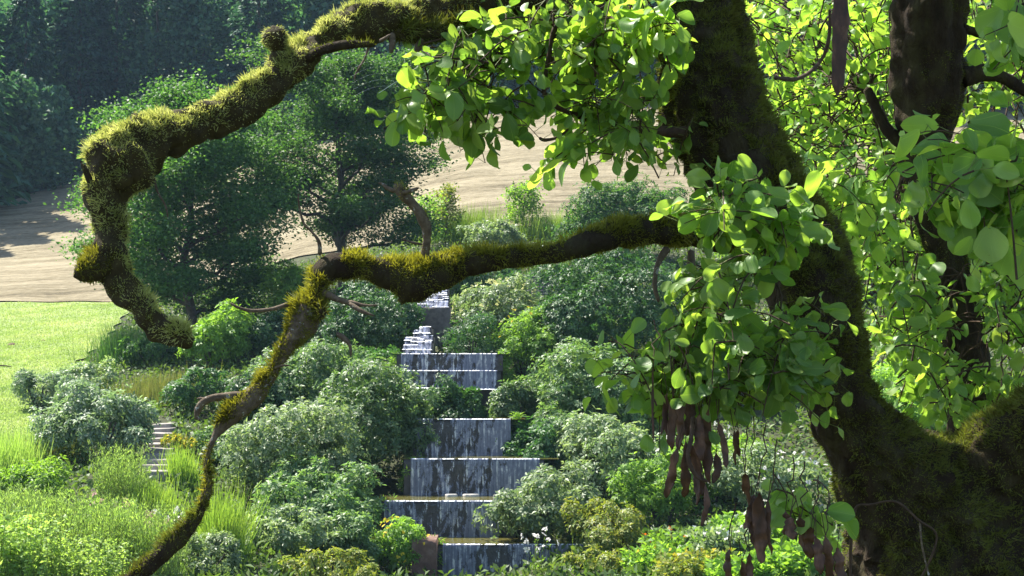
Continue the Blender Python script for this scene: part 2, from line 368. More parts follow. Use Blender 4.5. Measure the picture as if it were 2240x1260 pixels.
def H(X, Y):
    X, Y = np.broadcast_arrays(np.asarray(X, float), np.asarray(Y, float))
    d = np.maximum(Y, 25.0); fx = np.clip((1120 + F * X / d - _X[0]) / 50, 0, len(_X) - 1.001); fd = np.clip(d - 25, 0, len(_D) - 1.001)
    i, j = fx.astype(int), fd.astype(int); a, b = fx - i, fd - j
    z = (_Z[i, j] * (1 - a) + _Z[i + 1, j] * a) * (1 - b) + (_Z[i, j + 1] * (1 - a) + _Z[i + 1, j + 1] * a) * b
    t = np.clip((25 - Y) / 21.0, 0, 1); z = z * (1 - t) + (-1.75) * t
    p = np.stack([X, Y, 0 * X], -1)
    return z + .07 * sn(p, .9, 3) + .03 * sn(p, 2.6, 4)
dd = np.concatenate([np.arange(-30, 25, 1.5), np.arange(25, 75, .6), np.arange(75, 160, 1.2), np.arange(160, 326, 5)])
uu = np.concatenate([np.linspace(-.95, -.42, 28), np.arange(-.41, .411, .006), np.linspace(.42, .95, 28)])
gy, gu = np.meshgrid(dd, uu, indexing='ij'); gx = gu * np.maximum(gy, 25)
gv = np.stack([gx, gy, H(gx, gy)], -1).reshape(-1, 3)
struct(mk('ground', gv, grid_faces(len(dd), len(uu)), M['soil'], smooth=True, origin=(0, 0, 0)))
def sheet(name, d0, d1, nd_, xl, xr, nx, mat, lift=.09):
    d = np.linspace(d0, d1, nd_) if np.isscalar(d0) else d0
    t = np.linspace(0, 1, nx); a = xl(d)[:, None]; b = xr(d)[:, None]
    px = a + (b - a) * t[None]; X = (px - 1120) / F * d[:, None]; Y = np.broadcast_to(d[:, None], X.shape)
    v = np.stack([X, Y, H(X, Y) + lift], -1).reshape(-1, 3)
    return struct(mk(name, v, grid_faces(len(d), nx), mat, smooth=True, origin=(0, 0, 0)))
LD = [50, 56, 60, 63, 70, 80, 90, 99.6]; LR = [60, 105, 80, 75, 150, 225, 262, 300]
lawn_r = lambda d: np.interp(d, LD, LR) + 6 * np.sin(d * 1.7)
sheet('lawn', 50, 99.6, 100, lambda d: np.full_like(d, -1900.), lawn_r, 150, M['lawn'])
# hay field: two strips so that its near edge can follow the garden hedge
def fsheet():
    px = np.concatenate([np.linspace(-1900, -100, 40), np.linspace(-80, 2400, 150), np.linspace(2420, 4300, 40)])
    near = np.interp(px, [-1900, 330, 650, 900, 1300, 2300], [100, 100, 103, 101, 103, 103]); far = np.interp(px, [-1900, 0, 70, 180, 330, 950, 1440, 4300], [146, 147, 152, 161, 166, 157, 161, 161])
    t = np.linspace(0, 1, 70)[:, None]; d = near[None] + (far - near)[None] * t
    X = (px[None] - 1120) / F * d; v = np.stack([X, d, H(X, d) + .1], -1).reshape(-1, 3)
    struct(mk('field', v, grid_faces(70, len(px)), M['field'], smooth=True, origin=(0, 0, 0)))
fsheet()
def gz(px, d): return float(H((px - 1120) / F * d, d))
def base(px, d): return np.array([(px - 1120) / F * d, d, gz(px, d)])
def ztop(py, d): return float(P(1120, py, d)[2])

# ------------------------------------------------------------------ cascade
def curtain(x0, x1, y, ztop_, zbot, out_top=.05, out_bot=.14, seed=0, nx=90, nz=26):
    xs = np.linspace(x0, x1, nx); t = np.linspace(0, 1, nz)
    pp = np.stack([xs, 0 * xs, 0 * xs], -1)
    th = sn(pp, 6, seed) * .02 + sn(pp, 22, seed + 1) * .012
    lip = .10 * (1 - np.clip(t / .08, 0, 1)) ** 2
    Y = y - (out_top + (out_bot - out_top) * t)[:, None] - th[None] * (.3 + t)[:, None] + lip[:, None]
    Z = ztop_ + .015 - (ztop_ - zbot) * (np.clip((t - .04) / .96, 0, 1)) [:, None] + 0 * xs[None]
    X = np.broadcast_to(xs[None], Y.shape)
    return np.stack([X, Y, Z], -1).reshape(-1, 3), grid_faces(nz, nx)
def stone_block(x0, x1, y0, y1, z0, z1, seed, n=10):
    """a rough block: subdivided top and front, displaced"""
    nx = max(4, int((x1 - x0) / .18)); nz = max(4, int((z1 - z0) / .15)); ny = 4
    xs = np.linspace(x0, x1, nx)
    prof = [(y0, z) for z in np.linspace(z0, z1, nz)] + [(y, z1) for y in np.linspace(y0, y1, ny)[1:]] + [(y1, z) for z in np.linspace(z1, z0, 4)[1:]]
    pr = np.array(prof); v = np.stack([np.broadcast_to(xs[None], (len(pr), nx)), np.broadcast_to(pr[:, :1], (len(pr), nx)), np.broadcast_to(pr[:, 1:], (len(pr), nx))], -1).copy()
    n1 = sn(v.reshape(-1, 3), 5, seed).reshape(len(pr), nx) * .03 + sn(v.reshape(-1, 3), 15, seed + 1).reshape(len(pr), nx) * .012
    v[:nz - 1, :, 1] += n1[:nz - 1]
    v[nz - 1:, :, 2] += np.minimum(n1[nz - 1:], 0) * .5
    vv = v.reshape(-1, 3); f = grid_faces(len(pr), nx)
    caps = []
    cv, cf = box(x0, x1, y0 + .05, y1 - .02, z0, z1 - .04)
    return join([(vv, f), (cv, cf)])
def foam_strip(x0, x1, y, z, seed, n=160, w_=.16):
    g = np.random.default_rng(seed); px_ = g.uniform(x0, x1, n); py_ = y - np.abs(g.normal(0, w_, n)); r = g.uniform(.015, .05, n)
    # small foam domes
    a = np.linspace(0, 2 * np.pi, 6, endpoint=False); parts = []
    ring = np.stack([np.cos(a), np.sin(a), 0 * a], -1)
    V = np.concatenate([np.stack([px_, py_, np.full(n, z)], -1)[:, None] + ring[None] * (r * 1.3)[:, None, None],
                        np.stack([px_, py_, z + r * .6], -1)[:, None] + ring[None] * (r * .5)[:, None, None]], 1)
    j = np.arange(6); f1 = np.stack([j, (j + 1) % 6, 6 + (j + 1) % 6, 6 + j], -1); f2 = np.array([[6, 7, 8, 9], [6, 9, 10, 11]])
    f = np.concatenate([f1, f2]); return V.reshape(-1, 3), (f[None] + (np.arange(n) * 12)[:, None, None]).reshape(-1, 4)
WEIRS = [  # wall x0, x1, water x0, x1, lip py, foot py, d, d of the next wall, label
 (952, 1330, 970, 1330, 1192, 1292, 43.8, 45.9, 'lowest waterfall, broad sheet with white blossoms in front and red pillar at its left'),
 (832, 1130, 843, 1092, 1097, 1182, 45.9, 48.0, 'second waterfall from the bottom, its right half bare dark stone beside the big pale bush'),
 (885, 1190, 900, 1180, 1005, 1087, 48.0, 50.0, 'third waterfall from the bottom, above the olive pool with flat pale stones'),
 (905, 1118, 913, 1117, 918, 1001, 50.0, 52.0, 'tallest middle waterfall directly below the round dark bush'),
 (880, 1010, 893, 945, 850, 921, 52.0, 53.3, 'narrow strip of falling water at the left side of the round dark bush'),
 (872, 1095, 884, 1088, 812, 852, 53.3, 54.6, 'short waterfall half covered by the top of the round dark bush'),
 (868, 1100, 878, 1088, 775, 813, 54.6, 58.0, 'wide thin waterfall just under the rocky white cascade'),
]
prev = None
for k, (wx0, wx1, x0, x1, lip, foot, d, dn, lab) in enumerate(WEIRS):
    zt = ztop(lip, d); zb = ztop(foot, d)
    c = P((wx0 + wx1) / 2, foot, d)
    t = thing('waterfall', c, lab, 'waterfall', 'stepped waterfalls of the garden cascade')
    X0, X1, A0, A1 = [(x - 1120) / F * d for x in (wx0, wx1, x0, x1)]
    v, f = stone_block(X0, X1, d, d + .5, zb - 1.2, zt, 40 + k); mk('stone_wall', v, f, M['stone'], t, True)
    cu = curtain(A0, A1, d, zt + .02, zb - .03, seed=60 + k); fo = join([foam_strip(A0, A1, d - .1, zb + .005 if k else zb, 70 + k, 420), foam_strip(A0 + .02, A1 - .02, d - .01, zt + .012, 170 + k, 90, .015)])
    mk_multi('falling_water', [(*cu, M['curtain']), (*fo, M['foam'])], t)
    zn = zt + .012
    py_ = np.linspace(d - .03, dn, 14); px_ = np.linspace(X0 - .15, X1 + .5, 40)
    gx_, gy_ = np.meshgrid(px_, py_); pv = np.stack([gx_, gy_, np.full_like(gx_, zn)], -1).reshape(-1, 3)
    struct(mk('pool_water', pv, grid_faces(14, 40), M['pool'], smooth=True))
# rocky white cascade above
def rocky(label, rows, x_c, seed, wall_py=None):
    d0 = rows[0][2]; t = thing('waterfall', P(x_c, rows[0][1], d0), label, 'waterfall', 'stepped waterfalls of the garden cascade')
    g = np.random.default_rng(seed)
    for k, (x0, yb, d, x1, yt) in enumerate(rows):
        cuts = np.linspace(x0, x1, g.integers(3, 6)); cuts[1:-1] += g.uniform(-6, 6, len(cuts) - 2)
        zt, zb = ztop(yt, d), ztop(yb, d); st = zt - zb; rb, fw, fm = [], [], []
        for j in range(len(cuts) - 1):
            X0, X1 = (cuts[j] - 1120) / F * d, (cuts[j + 1] - 1120) / F * d; dz = g.uniform(-.45, .3) * st; dy = g.uniform(-.3, .35); sd = seed + 7 * k + j
            rb.append(stone_block(X0 - .04, X1 + .03, d + dy, d + 1.7 + .01 * j, zb - 1.0 - .01 * j, zt + dz, sd))
            fw.append(curtain(X0, X1, d + dy, zt + dz + .02, zb - .12, .04, .55, sd + 20, 24, 12))
            fm.append(foam_strip(X0, X1, d + dy - .1, zb + g.uniform(0, .5) * st, sd + 40, 50, .14)); fm.append(foam_strip(X0, X1, d + dy + .3, zt + dz + .01, sd + 60, 26, .2))
        v, f = join(rb); mk('rock_step', v, f, M['stone'], t, True); mk_multi('falling_water', [(*join(fw), M['whitewater']), (*join(fm), M['foam'])], t)
rocky('foaming white cascade tumbling over rough rock below the plain stone ledge', [(884, 773, 58, 944, 752), (886, 752, 58.7, 946, 737), (905, 737, 59.4, 942, 720)], 915, 300)
zt = ztop(672, 62); zb = ztop(716, 62)
v, f = stone_block(*[(x - 1120) / F * 62 for x in (890, 985)], 62, 62.6, zb - .8, zt, 330)
tag(mk('stone_wall', v, f, M['greystone'], None, True), 'plain dark stone ledge wall between the two white cascades', 'wall')
rocky('topmost bright white cascade peeping under the mossy branch', [(912, 672, 64, 980, 659), (915, 659, 64.8, 980, 648), (925, 648, 65.6, 978, 637), (935, 637, 66.4, 978, 626)], 948, 340)
# red pillar, pale post, flat stones
X0, X1 = [(x - 1120) / F * 43.2 for x in (903, 956)]
v, f = stone_block(X0, X1, 43.1, 44.4, ztop(1340, 43.2), ztop(1180, 43.2), 360)
tag(mk('stone_pillar', v, f, M['redstone'], None, True), 'squat reddish sandstone pillar at left end of the lowest waterfall', 'pillar')
p = P(1084, 1106, 45.95); v, f = box(p[0] - .07, p[0] + .07, 45.85, 46.05, p[2] - .3, ztop(1082, 45.95), .01, 3)
tag(bevel(mk('stone_post', v, f, M['palestone'])), 'short pale stone post at right rim of the second waterfall', 'post')
for k, (xa, xb, yy, lab) in enumerate([(972, 1000, 1085, 'flat pale stone in the olive pool, left and largest of two'), (1012, 1048, 1086, 'flat pale stone in the olive pool, nearer the pale post')]):
    d = 47.55; X0, X1 = [(x - 1120) / F * d for x in (xa, xb)]; z = ztop(1097, 45.9) + .02
    a = np.linspace(0, 2 * np.pi, 14, endpoint=False); g = np.random.default_rng(5 + k)
    rr = 1 + g.uniform(-.18, .18, 14); cx = (X0 + X1) / 2; hw = (X1 - X0) / 2
    low = np.stack([cx + np.cos(a) * hw * rr, d + np.sin(a) * .16 * rr, np.full(14, z - .05)], -1); top = low + [0, 0, .11]
    top2 = (top - [cx, d, 0]) * [.85, .8, 1] + [cx, d, .015]; mid = top2.copy(); mid[:] = top2.mean(0)
    v = np.concatenate([low, top, top2, mid]); tag(mk('flat_stone', v, grid_faces(4, 14, True), M['palestone']), lab, 'stone', 'flat stones in the cascade pool')

# ------------------------------------------------------------------ steps
def steps(name, label, xa0, xb0, ya, da, xa1, xb1, yb, db, n, mat, parts=True):
    t = thing(name, P((xa0 + xb0) / 2, ya, da), label, 'steps')
    d = np.linspace(da, db, n + 1); z = np.linspace(ztop(ya, da), ztop(yb, db), n + 1)
    for k in range(n):
        u = k / n; x0 = xa0 + (xa1 - xa0) * u; x1 = xb0 + (xb1 - xb0) * u
        X0, X1 = [(x - 1120) / F * d[k] for x in (x0, x1)]
        v, f = box(X0, X1, d[k], d[k + 1] + .25, z[k] - .4, z[k] + (z[1] - z[0]) * .92, .025, 17 + k)
        bevel(mk('step', v, f, mat, t), .03)
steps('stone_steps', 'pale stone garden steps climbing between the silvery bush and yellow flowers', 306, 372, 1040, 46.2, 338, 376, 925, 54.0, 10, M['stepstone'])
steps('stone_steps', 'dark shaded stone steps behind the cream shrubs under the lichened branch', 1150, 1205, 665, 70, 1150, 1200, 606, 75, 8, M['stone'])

# ------------------------------------------------------------------ vegetation builders
def lumps(W, D, Ht, g, nl, rr=(.24, .4), zmin=-.35, flat=1.0):
    v = unit(g.normal(size=(nl * 4, 3))); v = v[v[:, 2] > zmin][:nl]
    ax = np.array([W, D, Ht * .52]); c = v * ax * g.uniform(.58, .86, (len(v), 1)) + np.array([0, 0, Ht * .47])
    r = g.uniform(*rr, len(v)) * min(W, Ht * .62); return c, r
def bush_leaves(W, D, Ht, L, g, k=6, wid=.38, dens=1.2, spread=.45, sq=.85):
    nl = int(np.clip(W * Ht * 9, 22, 85)); c, r = lumps(W, D, Ht, g, nl, (.12, .36))
    area = 2 * np.pi * W * Ht * .9; N = int(np.clip(area * dens * 1.25 / (L * 1.15) ** 2, 60, 5200))
    pick = g.choice(len(c), N * 2, p=r ** 2 / (r ** 2).sum()); dr = unit(g.normal(size=(N * 2, 3)) + [0, -.15, .45])
    p = c[pick] + dr * (r[pick] * g.uniform(.5, 1.15, N * 2))[:, None] * np.array([1, 1, sq])
    dist = np.linalg.norm(p[:, None] - c[None], axis=2) / r[None]; dist[np.arange(N * 2), pick] = 9
    ok = (dist.min(1) > .5) & (p[:, 2] > -.1); p, dr = p[ok][:N], dr[ok][:N]
    # inner, sparser layer so that no core shows through
    q = g.normal(size=(N // 3, 3)); q = unit(q) * g.uniform(.35, .8, (len(q), 1)) * np.array([W, D, Ht * .5]) + np.array([0, 0, Ht * .46])
    p = np.concatenate([p, q]); dr = np.concatenate([dr, unit(q - [0, 0, Ht * .4])])
    sd = int(g.integers(1e6)); q = p / np.array([W, D, Ht]); p = p * (1 + .13 * sn(q, 2.4, sd))[:, None] + np.outer(q[:, 2], np.append(g.normal(0, .14, 2) * W, 0))
    sh = g.choice(len(p), len(p) // 20, replace=False); p[sh] = p[sh] + unit(dr[sh] + [0, 0, .8]) * (L * g.uniform(.5, 1.6, len(sh)))[:, None]
    return whorls(p, unit(dr + [0, 0, .35]), L, k, wid, g, spread)
def whorls(p, n, L, k, wid, g, spread=.45):
    m = len(p); t = unit(np.cross(n, g.normal(size=(m, 3)))); b = np.cross(n, t)
    ph = g.uniform(0, 6.28, (m, 1)) + np.arange(k)[None] * 6.28 / k + g.normal(0, .25, (m, k))
    up = g.uniform(spread - .45, spread + .25, (m, k))
    d = t[:, None] * np.cos(ph)[..., None] + b[:, None] * np.sin(ph)[..., None] + n[:, None] * up[..., None]
    pp = (p[:, None] + d * L * .12).reshape(-1, 3); d = d.reshape(-1, 3)
    nn = unit(np.repeat(n, k, 0) + g.normal(size=(m * k, 3)) * .25)
    l = L * g.uniform(.7, 1.25, m * k)
    return leafquads(pp, d, nn, l, l * wid)
def stems(W, Ht, g, n=5):
    a = g.uniform(0, 6.28, n); e = np.stack([np.cos(a) * W * .45, np.sin(a) * W * .45, np.full(n, Ht * .6)], -1)
    s = np.stack([0 * a, 0 * a, np.full(n, -.2)], -1)
    return lines(s, e, .07, .03, 6)
def flowers(pos, r, g, k=6):
    m = len(pos); return whorls(pos, unit(g.normal(size=(m, 3)) + [0, -.5, 1]), r, k, .8, g, .4)
_seed = [1000]
def bush(label, cx, wpx, top, d, mat, L=.17, name='rhododendron_bush', cat='bush', group=None, k=6, wid=.38, dens=1.2, depth=.85, fl=None, spread=.45):
    _seed[0] += 1; g = np.random.default_rng(_seed[0])
    b = base(cx, d); W = wpx * 1.16 / 2 / F * d; Ht = max(ztop(top, d) - b[2], .5)
    b = b + [0, W * depth * .4, 0]
    t = thing(name, b, label, cat, group)
    v, f = bush_leaves(W, W * depth, Ht, L, g, k, wid, dens, spread); mk('foliage', v + b, f, M[mat], t)
    v, f = stems(W, Ht, g); mk('stem', v + b, f, M['farbark'], t)
    if fl:
        n, pm, r = fl; c = unit(g.normal(size=(n, 3)) + [0, -.5, .6]) * np.array([W, W * depth, Ht * .52]) * 1.02 + [0, 0, Ht * .48]
        v, f = flowers(c + b, r, g); mk('blossom', v, f, M[pm], t)
    return t
def skeleton(Ht, W, g, npri=15, z0=.22, lift=.35, nsec=6):
    tr = [np.array([0, 0, -.3])]; lean = g.normal(0, .04, 2)
    for h in np.linspace(0, 1, 9)[1:]: tr.append(np.array([lean[0] * h * Ht + g.normal(0, .012) * Ht, lean[1] * h * Ht, h * Ht * .9]))
    tr = np.array(tr); r0 = Ht * .022; segs = [(np.hstack([tr, np.linspace(r0, r0 * .15, len(tr))[:, None]]))]; tips = []
    for k in range(npri):
        h = z0 + (.95 - z0) * (k + g.uniform(0, .8)) / npri; s = np.array([np.interp(h * Ht * .9, tr[:, 2], tr[:, j]) for j in range(3)])
        a = k * 2.4 + g.normal(0, .35); env = math.sqrt(max(.08, 1 - ((h - .45) / .62) ** 2)); ln = W * env * g.uniform(.75, 1.05)
        dr = np.array([math.cos(a), math.sin(a), lift + .5 * h]); pts = [s]
        for j in range(1, 6): pts.append(s + dr * ln * j / 5 * np.array([1, 1, 1 - .08 * j]) + g.normal(0, .04, 3) * ln)
        pts = np.array(pts); rr = r0 * (1 - h * .75) * .55; segs.append(np.hstack([pts, np.linspace(rr, rr * .2, 6)[:, None]]))
        for j in range(nsec):
            u = g.uniform(.3, 1.0); q = np.array([np.interp(u * 5, np.arange(6), pts[:, i]) for i in range(3)])
            e = q + (g.normal(0, .34, 3) * [1, 1, .45] + dr * .25 + [0, 0, .12]) * ln * .7
            segs.append(np.hstack([np.array([q, (q + e) / 2 + g.normal(0, .03, 3) * ln, e]), np.array([[rr * .3], [rr * .2], [rr * .08]])])); tips += [e, (q + e) / 2, q + (e - q) * .75]
        tips.append(pts[-1])
    tips.append(tr[-1]); return segs, np.array(tips)
def wood(segs, sides=6):
    parts = []
    for q in segs: parts.append(lines(q[:-1, :3], q[1:, :3], q[:-1, 3], q[1:, 3], sides))
    return join(parts)
def tree(label, cx, wpx, top, d, mat, L=.2, nleaf=46, clump=.5, flat=.55, name='broadleaf_tree', npri=15, z0=.22, lift=.35, nsec=6, group=None):
    _seed[0] += 1; g = np.random.default_rng(_seed[0]); b = base(cx, d); W = wpx / 2 / F * d; Ht = ztop(top, d) - b[2]
    t = thing(name, b, label, 'tree', group)
    segs, tips = skeleton(Ht, W, g, npri, z0, lift, nsec)
    if name == 'sapling': v, f = wood(segs, 6); mk('trunk', v + b, f, M['farbark'], t)
    else:
        v, f = wood(segs[:1], 10); mk('trunk', v + b, f, M['farbark'], t, True)
        v, f = wood(segs[1:], 5); mk('limbs', v + b, f, M['farbark'], t)
    c = np.repeat(tips, nleaf, 0) + g.normal(size=(len(tips) * nleaf, 3)) * clump * np.array([1, 1, flat])
    n = unit(g.normal(size=c.shape) * .7 + [0, 0, 1]); dr = g.normal(size=c.shape) * [1, 1, .5]
    l = L * g.uniform(.6, 1.3, len(c)); v, f = leafquads(c, dr, n, l, l * .6); mk('crown', v + b, f, M[mat], t)
    return t
def conifer_mesh(Ht, Rr, g, n=2600, L=.8):
    h = g.uniform(.04, 1, n) ** .85; a = g.uniform(0, 6.28, n); lay = np.round(h * 22) / 22 + g.normal(0, .008, n)
    r = Rr * (1 - lay) ** .75 * (1 + .25 * np.sin(a * 5 + lay * 40)); rad = r * g.uniform(.35, 1, n) ** .5
    p = np.stack([np.cos(a) * rad, np.sin(a) * rad, lay * Ht - rad * .28], -1)
    d = np.stack([np.cos(a), np.sin(a), -.35 + 0 * a], -1) + g.normal(size=(n, 3)) * .35
    l = L * g.uniform(.6, 1.3, n) * (1.1 - .5 * lay); return leafquads(p, d, unit(g.normal(size=(n, 3)) * .3 + [0, 0, 1]), l, l * .42)
def broad_mesh(Ht, W, g, n=2600, L=.55):
    c, r = lumps(W, W, Ht * .8, g, 34, (.22, .42), -.6); c = c + [0, 0, Ht * .2]
    pk = g.choice(len(c), n, p=r ** 2 / (r ** 2).sum()); dr = unit(g.normal(size=(n, 3)) + [0, 0, .2]); p = c[pk] + dr * (r[pk] * g.uniform(.7, 1.1, n))[:, None]
    d = g.normal(size=(n, 3)) * [1, 1, .5]; l = L * g.uniform(.6, 1.3, n)
    return leafquads(p, d, unit(dr + g.normal(size=(n, 3)) * .6), l, l * .6)
def stalks(b, rx, ry, n, h, g, nl=26, L=.09, wid=.16, up=1.2, lean=.12):
    x = b[0] + g.uniform(-1, 1, n) * rx; y = b[1] + g.uniform(-1, 1, n) * ry; z = H(x, y)
    hh = h * g.uniform(.65, 1.1, n); s = np.stack([x, y, z - .05], -1); e = s + np.stack([g.normal(0, lean, n) * hh, g.normal(0, lean, n) * hh, hh], -1)
    t = g.uniform(.2, 1.0, (n, nl)); p = s[:, None] + (e - s)[:, None] * t[..., None]
    d = g.normal(size=(n, nl, 3)) * [1, 1, .4] + [0, 0, up]; p, d = p.reshape(-1, 3), d.reshape(-1, 3)
    l = L * g.uniform(.6, 1.3, len(p)); lv = leafquads(p, d, g.normal(size=p.shape) + [0, 0, .3], l, l * wid)
    return lv, lines(s, e, .008, .003, 3), e
def clump(name, label, cx, wpx, d, h, n, mat, cat='plant', group=None, fl=None, nl=26, L=.1, wid=.18, up=1.2, depth=.8, lean=.12):
    _seed[0] += 1; g = np.random.default_rng(_seed[0]); b = base(cx, d); rx = wpx / 2 / F * d
    t = thing(name, b, label, cat, group); lv, st, e = stalks(b, rx, rx * depth, n, h, g, nl, L, wid, up, lean)
    mk_multi('foliage', [(*lv, M[mat]), (*st, M['petiole'])], t)
    if fl:
        m, pm, r = fl; v, f = flowers(e[:m], r, g); mk('blossom', v, f, M[pm], t)
    return t
def grassclump(name, label, cx, wpx, d, h, n, mat, group=None, cat='grass', depth=1.0):
    _seed[0] += 1; g = np.random.default_rng(_seed[0]); b = base(cx, d); rx = wpx / 2 / F * d
    x = b[0] + g.normal(0, .45, n) * rx; y = b[1] + g.normal(0, .45, n) * rx * depth; p = np.stack([x, y, H(x, y)], -1)
    v, f = blades(p, np.tile([0., 0, 1], (n, 1)), h * g.uniform(.5, 1.1, n), .03, .22, .2, g)
    return tag(mk(name, v, f, M[mat]), label, cat, group)

# ------------------------------------------------------------------ garden shrubs
RG = 'rhododendrons banked beside the cascade'
# left of the cascade
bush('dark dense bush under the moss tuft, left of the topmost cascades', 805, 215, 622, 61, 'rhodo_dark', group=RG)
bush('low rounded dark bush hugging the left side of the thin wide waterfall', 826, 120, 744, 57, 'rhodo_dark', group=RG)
bush('wide mid green bush behind the thin drooping branch', 690, 290, 742, 55, 'rhodo', group=RG)
bush('tall bush with yellowish lit crown and dark flank left of the tallest waterfall', 785, 255, 806, 50.0, 'rhodo', group=RG, dens=1.4)
bush('pale grey green domed bush right of the bare hanging branch', 625, 290, 868, 47.5, 'sage', group=RG)
bush('large bright bush left of the second waterfall', 678, 300, 1010, 44.3, 'rhodo', group=RG)
bush('pale leathery bush low between bare branch and bright bush', 625, 240, 1112, 41.5, 'sage', group=RG)
bush('small mid green bush at the foot of the bright bush', 775, 130, 1120, 42.5, 'rhodo', .15, group=RG)
bush('olive yellow bush cut by the bottom edge below the pale bush', 725, 210, 1197, 38.5, 'yellowgreen', .12, 'garden_shrub', group='garden shrubs')
bush('yellow flowering shrub spilling over the red pillar', 870, 130, 1136, 43.2, 'fresh', .13, 'garden_shrub', group='garden shrubs', fl=(26, 'yellow_petal', .06))
bush('light green shrub just right of the moss branch tip', 462, 150, 662, 66, 'fresh', .22, 'garden_shrub', group='garden shrubs')
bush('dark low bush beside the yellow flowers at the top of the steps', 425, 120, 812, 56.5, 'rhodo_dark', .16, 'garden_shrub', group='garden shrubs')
bush('large silvery bush left of the garden steps', 215, 265, 860, 48.5, 'silver', .17, 'garden_shrub', group='garden shrubs', depth=.6)
bush('small silvery bush at the curved lawn edge', 85, 115, 805, 59, 'silver', .15, 'garden_shrub', group='garden shrubs')
bush('bluish dark leaved bush behind the small silvery bush', 185, 120, 785, 61, 'sage', .16, 'garden_shrub', group='garden shrubs')
bush('tiny pale shrub between silvery bushes on the lawn edge', 150, 90, 822, 57, 'silver', .14, 'garden_shrub', group='garden shrubs')
bush('leafy light green shrub at left edge above the feathery plants', 40, 200, 975, 36, 'fresh', .12, 'garden_shrub', group='garden shrubs')
bush('pale leaved bush at bottom edge below the hanging branch tip', 440, 210, 1175, 36, 'sage', .11, 'garden_shrub', group='garden shrubs')
bush('bright lime shrub behind the bare branch elbow', 640, 120, 585, 75, 'fresh', .22, 'garden_shrub', group='garden shrubs')
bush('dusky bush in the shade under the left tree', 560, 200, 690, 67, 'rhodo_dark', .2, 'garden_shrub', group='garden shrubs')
bush('shaded bush behind the drooping moss tip at the tree foot', 330, 170, 735, 70, 'treeleaf', .2, 'garden_shrub', group='garden shrubs')
# right of the cascade
bush('cream tipped pale shrub right of the topmost cascade', 1095, 190, 610, 63.5, 'sage', .17, 'garden_shrub', group='garden shrubs', fl=(90, 'cream_petal', .09))
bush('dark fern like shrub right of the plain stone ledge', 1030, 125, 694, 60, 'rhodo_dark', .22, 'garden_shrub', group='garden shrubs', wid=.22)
bush('light shrub dotted with yellow blossom beside the dark tall bush', 1150, 150, 672, 60, 'fresh', .15, 'garden_shrub', group='garden shrubs', fl=(18, 'yellow_petal', .07))
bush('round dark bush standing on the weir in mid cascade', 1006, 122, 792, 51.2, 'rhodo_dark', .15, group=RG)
bush('mid green bush joining the round dark bush on its right', 1122, 120, 806, 52.2, 'rhodo', .15, group=RG)
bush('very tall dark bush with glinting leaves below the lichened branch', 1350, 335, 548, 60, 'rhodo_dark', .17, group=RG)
bush('large sunlit bush right of the round dark bush', 1240, 230, 772, 53, 'rhodo', group=RG)
bush('green bush half hidden by the hanging seed pods', 1370, 220, 795, 52, 'rhodo', group=RG)
bush('dark low bush at right end of the tallest waterfall', 1172, 130, 900, 49.4, 'rhodo_dark', .16, group=RG)
bush('shady bush under the large sunlit bush', 1235, 160, 880, 50.2, 'rhodo', .16, group=RG)
bush('grey green bush left of the hanging seed pods', 1345, 230, 915, 48, 'sage', group=RG)
bush('big pale domed bush overhanging the second waterfall', 1200, 236, 1012, 44.6, 'sage', group=RG)
bush('yellowish low bush right of the big pale domed bush', 1345, 200, 1098, 41.5, 'yellowgreen', .13, 'garden_shrub', group='garden shrubs')
bush('olive green bush at bottom edge before the lowest waterfall', 1365, 215, 1206, 39, 'yellowgreen', .12, 'garden_shrub', group='garden shrubs')
bush('bright bush behind the longest hanging pods', 1450, 170, 1000, 45, 'fresh', .15, 'garden_shrub', group='garden shrubs')
bush('round tree like shrub between field edge and lichened branch', 1350, 270, 378, 88, 'treeleaf', .24, 'garden_shrub', group='garden shrubs')
bush('pale mound shrub at the field edge above the branch', 1085, 160, 484, 92, 'sage', .22, 'garden_shrub', group='garden shrubs')
bush('dark hedge like bush beside the shaded steps', 1075, 170, 575, 74, 'rhodo_dark', .22, 'garden_shrub', group='garden shrubs')
bush('dark bush at the head of the shaded steps', 1200, 150, 590, 78, 'treeleaf', .22, 'garden_shrub', group='garden shrubs')
bush('sunlit bush behind the trunk, seen between near leaves', 1570, 300, 700, 58, 'fresh', .2, 'garden_shrub', group='garden shrubs')
bush('pale bush low behind the trunk at its right', 1960, 330, 780, 52, 'fresh', .2, 'garden_shrub', group='garden shrubs')
bush('tall green bush far behind the right hand foliage', 1800, 420, 430, 80, 'fresh', .28, 'garden_shrub', group='garden shrubs')
bush('tall dark bush behind the rightmost near leaves', 2150, 420, 420, 78, 'treeleaf', .28, 'garden_shrub', group='garden shrubs')
bush('leafy flowering mound directly behind the long hanging pods', 1560, 230, 930, 47, 'fresh', .16, 'garden_shrub', group='garden shrubs', fl=(40, 'white_petal', .09))
bush('pale leafy mound between pods and the trunk base', 1700, 220, 985, 45, 'sage', .18, 'garden_shrub', group='garden shrubs', fl=(30, 'white_petal', .08))
bush('green filler bush between pale domed bush and bright bush on the left bank', 505, 150, 930, 50, 'rhodo', .16, group=RG)
bush('dusky mounded bush behind the pale domed bush on the left bank', 560, 170, 815, 54, 'rhodo_dark', .16, group=RG)
